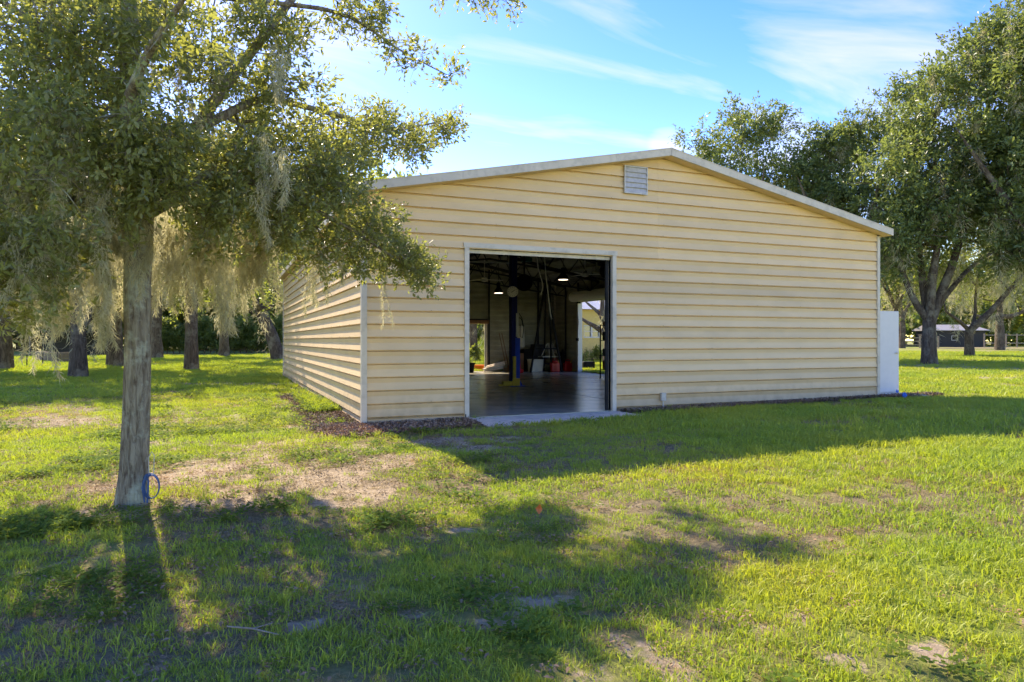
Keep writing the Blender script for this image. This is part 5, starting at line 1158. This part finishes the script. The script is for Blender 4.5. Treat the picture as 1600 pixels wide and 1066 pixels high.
mx_ = (wx0 + wx1) / 2; mz_ = (wz0 + wz1) / 2; wn_.box(mx_ - .05, y0 + .04, wz0 + .0701, mx_ + .05, y0 + .119, wz1 - .0701); wn_.box(wx0 + .0701, y0 + .06, mz_ - .02, mx_ - .0501, y0 + .118, mz_ + .02); wn_.box(mx_ + .0501, y0 + .06, mz_ - .02, wx1 - .0701, y0 + .118, mz_ + .02)
wo_ = wn_.build('window', M['white'], hs_)
m = MB(); m.box(wx0 + .01, y0 + .13, wz0 + .01, wx1 - .01, y0 + .15, wz1 - .01); m.build('pane', M['glass'], wo_)
m = MB(); m.box(wx0 - .1, y0 - .06, wz0 - .1, wx1 + .1, y0 - .001, wz0 - .001); m.build('sill', M['housewall'], wo_)
for i, (px, w, h, lb) in enumerate(((926, .5, 1.0, 'thin shrub against the yellow house wall below its window'), (910, .5, .6, 'low shrub at the left of the yellow house wall'), (938, .5, .7, 'low shrub at the right of the yellow house wall'))):
    q = on_y(px, 560, y0 - .8); shrub((q[0], y0 - .8, 0), w, .4, h, 220 + i, lb, n=22, per=40, size=.1, spread=.2)
q = on_x(909, 570, BW + 2.0); shrub((q[0], q[1], 0), .35, .35, 1.0, 230, 'spindly pale shrub growing just outside the side opening', n=14, per=22, size=.08, spread=.2)
# dark shed on the right and rail fence
sp = P(1501, 532, 100); g0 = float(ground_z(sp[0], sp[1])); sh_ = tag(empty('dark_shed', (sp[0], sp[1], g0), -YAW), 'low charcoal shed with a pale metal roof beyond the right lawn', 'shed')
def lbox(parent, name, mt, x0, y0, z0, x1, y1, z1, bev=0):
    m = MB(); m.box(x0, y0, z0, x1, y1, z1, bev); V = np.array(m.V); me = bpy.data.meshes.new(name); me.from_pydata([tuple(v) for v in V], [], m.F); me.materials.append(M[mt]); o = bpy.data.objects.new(name, me); COL.objects.link(o); o.parent = parent; return o
def lmesh(parent, name, mt, V, F):
    me = bpy.data.meshes.new(name); me.from_pydata(V, [], F); me.materials.append(M[mt]); o = bpy.data.objects.new(name, me); COL.objects.link(o); o.parent = parent; return o
for k in range(9):
    x = -3.6 + k * .8; lbox(sh_, 'wall_panel', 'shedwall', x + .004, 0, -.3, x + .796, .1 + .015 * (k % 2), 2.45)
lbox(sh_, 'wall', 'shedwall', -3.6, .13, -.3, 3.6, 5, 2.45)
lmesh(sh_, 'roof', 'whiteroof', [(-3.9, -.5, 2.46), (3.9, -.5, 2.46), (3.1, 2.5, 3.3), (-3.9, 2.5, 3.3), (-3.9, 5.5, 2.5), (3.9, 5.5, 2.5), (-3.9, -.5, 2.36), (3.9, -.5, 2.36), (-3.9, 5.5, 2.4), (3.9, 5.5, 2.4)], [(0, 1, 2, 3), (3, 2, 5, 4), (0, 6, 7, 1), (1, 7, 9, 5, 2), (0, 3, 4, 8, 6), (6, 8, 9, 7)])
w_ = lbox(sh_, 'window', 'offwhite', -1.35, -.05, .95, -.45, -.001, 1.65); lbox(w_, 'pane', 'black', -1.27, -.07, 1.03, -.53, -.051, 1.57)
def fence(pa, pb, n, h, rails, label, mt, r=.05, wire=False):
    a = np.array(pa, float); b = np.array(pb, float); t = tag(empty('rail_fence' if not wire else 'wire_fence', (a[0], a[1], 0)), label, 'fence')
    for k in range(n):
        q = a + (b - a) * k / (n - 1); z = float(ground_z(q[0], q[1])); m = MB(); m.box(q[0] - r, q[1] - r, z - .1, q[0] + r, q[1] + r, z + h); m.build('post', M[mt], t)
    for z in rails:
        m = MB(); za = float(ground_z(a[0], a[1])) + z; zb = float(ground_z(b[0], b[1])) + z; m.bar((a[0], a[1] - r - .02, za), (b[0], b[1] - r - .02, zb), .03, .12 if not wire else .03); m.build('rail', M[mt], t)
    return t
fence(P(1380, 532, 88), P(1466, 532, 88), 4, 1.5, (.4, .85, 1.3), 'weathered rail fence left of the dark shed', 'fencewood', .08)
fence(P(1538, 532, 94), P(1640, 532, 94), 7, 1.9, (.6, 1.7), 'tall pale rail fence right of the dark shed', 'fencewood', .07)
fence(P(15, 532, 36), P(110, 532, 43), 5, 1.0, (.95,), 'low wire fence on the left lawn between two oak trunks', 'steel_dark', .025, True)
# far left: carport, low curved wall, white roofed house
cp_ = P(62, 532, 62); g0 = float(ground_z(cp_[0], cp_[1])); c_ = tag(empty('carport', (cp_[0], cp_[1], g0), -YAW), 'dark open carport with pale posts far behind the left lawn', 'carport')
lbox(c_, 'roof', 'shedwall', -3.2, 0, 2.2, 3.2, 5, 2.35); lbox(c_, 'back_wall', 'shedwall', -3.1, 4.8, -.2, 3.1, 4.95, 2.19)
for x in (-3.0, -1.0, 1.0, 3.0): lbox(c_, 'post', 'fencewood', x - .06, .1, -.2, x + .06, .22, 2.19)
wl_ = [P(58, 532, 50), P(75, 532, 46), P(95, 532, 45), P(118, 532, 46)]
lw = tag(empty('garden_wall', (wl_[1][0], wl_[1][1], 0)), 'low curved tan block wall at the back left', 'wall')
for k in range(3):
    for row in range(3):
        for j in range(2):
            a = wl_[k] + (wl_[k + 1] - wl_[k]) * (j / 2 + .01); b = wl_[k] + (wl_[k + 1] - wl_[k]) * ((j + 1) / 2 - .01); m = MB(); z = .1 + row * .22; m.bar((a[0], a[1], z), (b[0], b[1], z), .25, .21); m.build('block', M['stonewall'], lw)
wh = P(392, 532, 100); g0 = float(ground_z(wh[0], wh[1])); c_ = tag(empty('far_house', (wh[0], wh[1], g0), -YAW), 'far low house whose white metal roof shows over the hedge', 'house')
lbox(c_, 'wall', 'stonewall', -6, 0, -.3, 6, 8, 3.0)
for x in (-4, -1, 2): w_ = lbox(c_, 'window', 'offwhite', x, -.06, 1.0, x + 1.2, -.001, 2.1); lbox(w_, 'pane', 'glass', x + .08, -.08, 1.08, x + 1.12, -.061, 2.02)
lmesh(c_, 'roof', 'whiteroof', [(-6.5, -.6, 3.0), (6.5, -.6, 3.0), (6.0, 4, 4.9), (-6.0, 4, 4.9), (-6.5, 8.6, 3.0), (6.5, 8.6, 3.0)], [(0, 1, 2, 3), (3, 2, 5, 4), (0, 3, 4), (1, 5, 2), (0, 4, 5, 1)])

# distant woods that read as one mass
def woods(name, label, pxs, d0, d1, h, n, seed, per=24, size=1.0):
    rs = np.random.RandomState(seed); px = rs.uniform(pxs[0], pxs[1], n); d = rs.uniform(d0, d1, n); hh = h * (.72 + .45 * fbm(px * .02, px * 0, 1.0, seed, 4)); z = 1.0 + (hh - 1.0) * rs.rand(n) ** .8
    C = CAM[None] + FW[None] * d[:, None] + RT[None] * ((px - 800) / FPX * d)[:, None]; C[:, 2] = z
    V, F, var, _ = leaves_np(C, np.tile([0, 0, 1.0], (n, 1)), per, size, 2.0, rs, aspect=1.7)
    o = mesh_np(name, V, F, M['leaf_far'], None, var=var); tag(o, label, 'woods', kind='stuff')
    m = MB()
    for k in range(int(n / 45)):
        q = P(rs.uniform(*pxs), 532, rs.uniform(d0, d1)); z0 = float(ground_z(q[0], q[1])); m.tube([(q[0], q[1], z0 - .3), (q[0] + rs.normal(0, .3), q[1], 4), (q[0] + rs.normal(0, .8), q[1], 9)], [.4, .3, .15], 6)
    tag(m.build('far_tree_trunks', M['bark']), 'dark trunks at the edge of the far woods', 'woods', kind='stuff')
woods('far_woods', 'dense green woods closing the view behind the left lawn', (-420, 640), 88, 135, 24, 7500, 301)
woods('far_woods', 'dense green woods closing the view behind the workshop and right lawn', (640, 2100), 112, 165, 14, 6500, 302)

# ------------------------------------------------------------------ grass, weeds, litter, mulch
SRC = bpy.data.collections.new('ground cover sources')
def src(name, V, F, m, var):
    o = mesh_np(name, V, F, m, None, var=var); COL.objects.unlink(o); SRC.objects.link(o); return o
def blades(n, rad, h0, h1, w, rs, lean=.5):
    V = []; F3 = []; F4 = []; k = 0; var4 = []; var3 = []
    for i in range(n):
        a = rs.rand() * 6.28; q = rad * math.sqrt(rs.rand()); b = np.array([math.cos(a) * q, math.sin(a) * q, -.01]); h = rs.uniform(h0, h1); az = rs.rand() * 6.28; ln = lean * rs.rand() * h * 1.4
        o = np.array([math.cos(az), math.sin(az), 0]); s = np.array([-o[1], o[0], 0]) * w * .5 * rs.uniform(.7, 1.3)
        ta = rs.rand() * 3.14; s = np.array([math.cos(ta), math.sin(ta), 0]) * np.linalg.norm(s)
        p1 = b + o * ln * .25 + [0, 0, h * .5]; p2 = b + o * ln * .95 + [0, 0, h * (.92 - .25 * (ln / h))]; 
        V += [b - s, b + s, p1 + s * .85, p1 - s * .85, p2]; F4.append((k, k + 1, k + 2, k + 3)); F3.append((k + 3, k + 2, k + 4)); v = rs.rand(); var4.append(v * .9); var3.append(min(1, v + .1)); k += 5
    return np.array(V), [np.array(F4), np.array(F3)], np.array(var4 + var3)
rs = np.random.RandomState(9)
kinds = []
for i in range(4): V, F, v = blades(26, .07, .022, .075, .0056, rs, .9); kinds.append(src('grass_tuft', V, F, M['grass'], v))            # 0-3 lawn
for i in range(2): V, F, v = blades(26, .06, .015, .05, .003, rs, 1.3); kinds.append(src('straw_tuft', V, F, M['straw'], v))          # 4-5 dry
def weed(n, rs, size, rad, h):
    V = []; F = []; var = []
    for i in range(n):
        a = rs.rand() * 6.28; q = rad * math.sqrt(rs.rand()); c = np.array([math.cos(a) * q, math.sin(a) * q, h * (.4 + .6 * rs.rand())]); d = unit(np.array([math.cos(a), math.sin(a), rs.normal(.15, .3)])); s = unit(np.cross(d, [0, 0, 1])); L = size * rs.uniform(.6, 1.2); k = len(V)
        V += [c, c + d * L * .35 + s * L * .33, c + d * L * .8 + s * L * .26, c + d * L, c + d * L * .8 - s * L * .26, c + d * L * .35 - s * L * .33]; F += [(k, k + 1, k + 2, k + 3), (k, k + 3, k + 4, k + 5)]; v = rs.rand(); var += [v, v]
    return np.array(V), [np.array(F)], np.array(var)
for i in range(2): V, F, v = weed(22, rs, .030, .07, .045); kinds.append(src('weed_clump', V, F, M['weed'], v))                   # 6-7
V, F, v = blades(22, .025, .07, .13, .0045, rs, .6); kinds.append(src('tall_tuft', V, F, M['grass'], v))                            # 8
def flat_bits(n, rad, L, asp, rs, curl, zmax):
    V = []; F = []; var = []
    for i in range(n):
        a = rs.rand() * 6.28; q = rad * math.sqrt(rs.rand()); c = np.array([math.cos(a) * q, math.sin(a) * q, rs.uniform(.002, zmax)]); az = rs.rand() * 6.28; d = unit(np.array([math.cos(az), math.sin(az), rs.normal(0, curl)])); s = unit(np.cross(d, unit(np.array([rs.normal(0, curl), rs.normal(0, curl), 1.0])))); l = L * rs.uniform(.5, 1.3); k = len(V); up = np.array([0, 0, l * .12])
        V += [c, c + d * l * .5 + s * l / asp * .5 + up, c + d * l, c + d * l * .5 - s * l / asp * .5 + up]; F.append((k, k + 1, k + 2, k + 3)); var.append(rs.rand())
    return np.array(V), [np.array(F)], np.array(var)
V, F, v = flat_bits(18, .09, .032, 2.2, rs, .35, .02); kinds.append(src('leaf_litter_patch', V, F, M['litter'], v))                  # 9
V, F, v = flat_bits(26, .07, .05, 2.6, rs, .35, .035); kinds.append(src('mulch_patch', V, F, M['chip'], v))                         # 10
for i in range(2): V, F, v = blades(34, .13, .03, .085, .010, rs, .7); kinds.append(src('far_tuft', V, F, M['grass'], v))            # 11-12 distant
for i, o in enumerate(kinds): o.name = f'{i:02d}_' + o.name

def scatter(name, label, cat, pts, ks, scl):
    me = bpy.data.meshes.new(name); me.vertices.add(len(pts)); me.vertices.foreach_set('co', pts.astype(np.float32).ravel())
    a = me.attributes.new('pick', 'INT', 'POINT'); a.data.foreach_set('value', ks.astype(np.int32))
    a = me.attributes.new('size', 'FLOAT', 'POINT'); a.data.foreach_set('value', scl.astype(np.float32))
    a = me.attributes.new('turn', 'FLOAT', 'POINT'); a.data.foreach_set('value', (RS.rand(len(pts)) * 6.28).astype(np.float32)); me.update()
    o = bpy.data.objects.new(name, me); COL.objects.link(o); tag(o, label, cat, kind='stuff')
    ng = bpy.data.node_groups.new(name, 'GeometryNodeTree'); ng.interface.new_socket('Geometry', in_out='INPUT', socket_type='NodeSocketGeometry'); ng.interface.new_socket('Geometry', in_out='OUTPUT', socket_type='NodeSocketGeometry')
    gi = ng.nodes.new('NodeGroupInput'); go = ng.nodes.new('NodeGroupOutput'); ip = ng.nodes.new('GeometryNodeInstanceOnPoints'); ci = ng.nodes.new('GeometryNodeCollectionInfo')
    ci.inputs['Collection'].default_value = SRC; ci.inputs['Separate Children'].default_value = True; ci.inputs['Reset Children'].default_value = True; ip.inputs['Pick Instance'].default_value = True
    def na(nm, dt):
        n = ng.nodes.new('GeometryNodeInputNamedAttribute'); n.data_type = dt; n.inputs[0].default_value = nm; return n.outputs[0]
    mp = ng.nodes.new('GeometryNodeMeshToPoints')
    cx = ng.nodes.new('ShaderNodeCombineXYZ'); L = ng.links
    L.new(na('turn', 'FLOAT'), cx.inputs[2]); L.new(gi.outputs[0], mp.inputs[0]); L.new(mp.outputs[0], ip.inputs['Points']); L.new(ci.outputs[0], ip.inputs['Instance']); L.new(na('pick', 'INT'), ip.inputs['Instance Index'])
    L.new(cx.outputs[0], ip.inputs['Rotation']); L.new(na('size', 'FLOAT'), ip.inputs['Scale']); L.new(ip.outputs[0], go.inputs[0])
    md = o.modifiers.new('scatter', 'NODES'); md.node_group = ng; return o
def sector(n, r0, r1, rs, half=48):
    r = np.sqrt(rs.uniform(r0 ** 2, r1 ** 2, n)); a = YAW + np.radians(rs.uniform(-half, half, n)); x = CAM[0] + np.sin(a) * r; y = CAM[1] + np.cos(a) * r
    ok = ~((x > -.03) & (x < BW + .03) & (y > -.03) & (y < BL + .03)) & ~((x > 1.84) & (x < 5.04) & (y > -1.16) & (y < 0)) & ~(np.hypot(x - TB[0], y - TB[1]) < .2)
    return x[ok], y[ok], r[ok]
rs = np.random.RandomState(21); X = []; Y = []; K = []; S = []
for r0, r1, dens, sc, far in ((1.6, 6, 430, .85, 0), (6, 10, 330, .95, 0), (10, 20, 130, 1.25, 0), (20, 40, 26, 1.5, 1), (40, 75, 6, 2.2, 1)):
    n = int(dens * math.radians(96) / 2 * (r1 ** 2 - r0 ** 2)); x, y, r = sector(n, r0, r1, rs); b, mu, dr = masks(x, y)
    c1 = fbm(x, y, 1.8, 81, 4); keep = rs.rand(len(x)) < (1 - b * (.80 if not far else 1.0)) * (1 - mu * .93) * (.45 + .55 * smooth(.38, .55, c1)); x, y, b, mu, dr, c1 = x[keep], y[keep], b[keep], mu[keep], dr[keep], c1[keep]
    k = rs.randint(0, 4, len(x)) if not far else rs.randint(11, 13, len(x))
    isdry = rs.rand(len(x)) < .08 + dr * .36 + b * .4
    if not far:
        k = np.where(isdry, rs.randint(4, 6, len(x)), k)
        wd = fbm(x, y, 1.1, 91, 3); k = np.where((~isdry) & (rs.rand(len(x)) < smooth(.50, .66, wd) * .65 * (x < .8)), rs.randint(6, 8, len(x)), k)
        k = np.where(rs.rand(len(x)) < .004, 8, k)
    shade = .75 + .7 * fbm(x, y, 1.1, 95, 3)
    tall = 1 + .45 * smooth(1.5, 4.5, x) * smooth(.5, 1.5, -y)
    X.append(x); Y.append(y); K.append(k); S.append(sc * shade * tall * rs.uniform(.7, 1.3, len(x)))
x = np.concatenate(X); y = np.concatenate(Y); k = np.concatenate(K); s = np.concatenate(S)
pts = np.stack([x, y, ground_z(x, y) + (fbm(x, y, 3.0, 21, 3) - .5) * .03], -1)
scatter('lawn_grass', 'short mixed green and dry grass with small weeds covering the lawn', 'grass', pts, k, s)
# weeds and tall tufts against the left wall
xx = rs.uniform(-.55, -.05, 500) ; yy = np.abs(rs.normal(0, 2.2, 500)) + 2.2; kk = np.where(rs.rand(500) < .5, 8, np.where(rs.rand(500) < .4, rs.randint(0, 4, 500), rs.randint(6, 8, 500)))
pts = np.stack([xx, yy, ground_z(xx, yy)], -1); scatter('wall_weeds', 'yellow green weeds growing along the foot of the left wall', 'weeds', pts, kk, rs.uniform(1.0, 2.6, 500) * np.where(kk == 8, 1.0, 1.2))
n = 900; xx = rs.uniform(.0, 6.5, n); yy = rs.uniform(-1.5, -.05, n); ok = ((rs.rand(n) < .16) & ~((xx > 1.7) & (xx < 5.05) & (yy > -1.2))); xx, yy = xx[ok], yy[ok]
tx = np.array([float(q) for q in rs.uniform(1.95, 4.9, 26)]); ty = rs.normal(-1.2, .035, 26); tx2 = np.array([2.0, 2.05, 2.4, 2.6]); ty2 = np.array([-.05, -.12, -.06, -.08])
xx = np.concatenate([xx, tx, tx2]); yy = np.concatenate([yy, ty, ty2]); kk = rs.choice([0, 1, 6, 7, 8], len(xx))
scatter('mulch_weeds', 'scattered small weeds growing in the mulch and at the apron edge', 'weeds', np.stack([xx, yy, ground_z(xx, yy) + .0], -1), kk, rs.uniform(.8, 1.5, len(xx)))
# leaf litter and mulch
x, y, r = sector(30000, 2, 22, rs); b, mu, dr = masks(x, y); near_t = np.exp(-((x - TB[0] - 1.2) ** 2 + (y - TB[1] - .8) ** 2) / 9.0)
ok = rs.rand(len(x)) < (.03 + 0.6 * near_t + .18 * b + .1 * dr) * (1 - smooth(2, 5, x) * .85); x, y = x[ok], y[ok]
scatter('leaf_litter', 'brown fallen oak leaves lying in the grass', 'leaf litter', np.stack([x, y, ground_z(x, y) + .018], -1), np.full(len(x), 9), rs.uniform(.6, 1.1, len(x)))
n = 11000; x = np.concatenate([rs.uniform(-1.1, 14, n), rs.uniform(-1.3, 0, 1800)]); y = np.concatenate([rs.uniform(-1.7, -.03, n), rs.uniform(-.5, 8, 1800)]); b, mu, dr = masks(x, y)
ok = (rs.rand(len(x)) < mu) & ~((x > 1.8) & (x < 5.05) & (y > -1.2) & (y < 0)) & ~((x > 0) & (x < BW) & (y > 0)); x, y = x[ok], y[ok]
scatter('wood_mulch', 'brown wood chip mulch along the foot of the workshop walls', 'mulch', np.stack([x, y, ground_z(x, y) + .008], -1), np.full(len(x), 10), rs.uniform(.7, 1.3, len(x)))
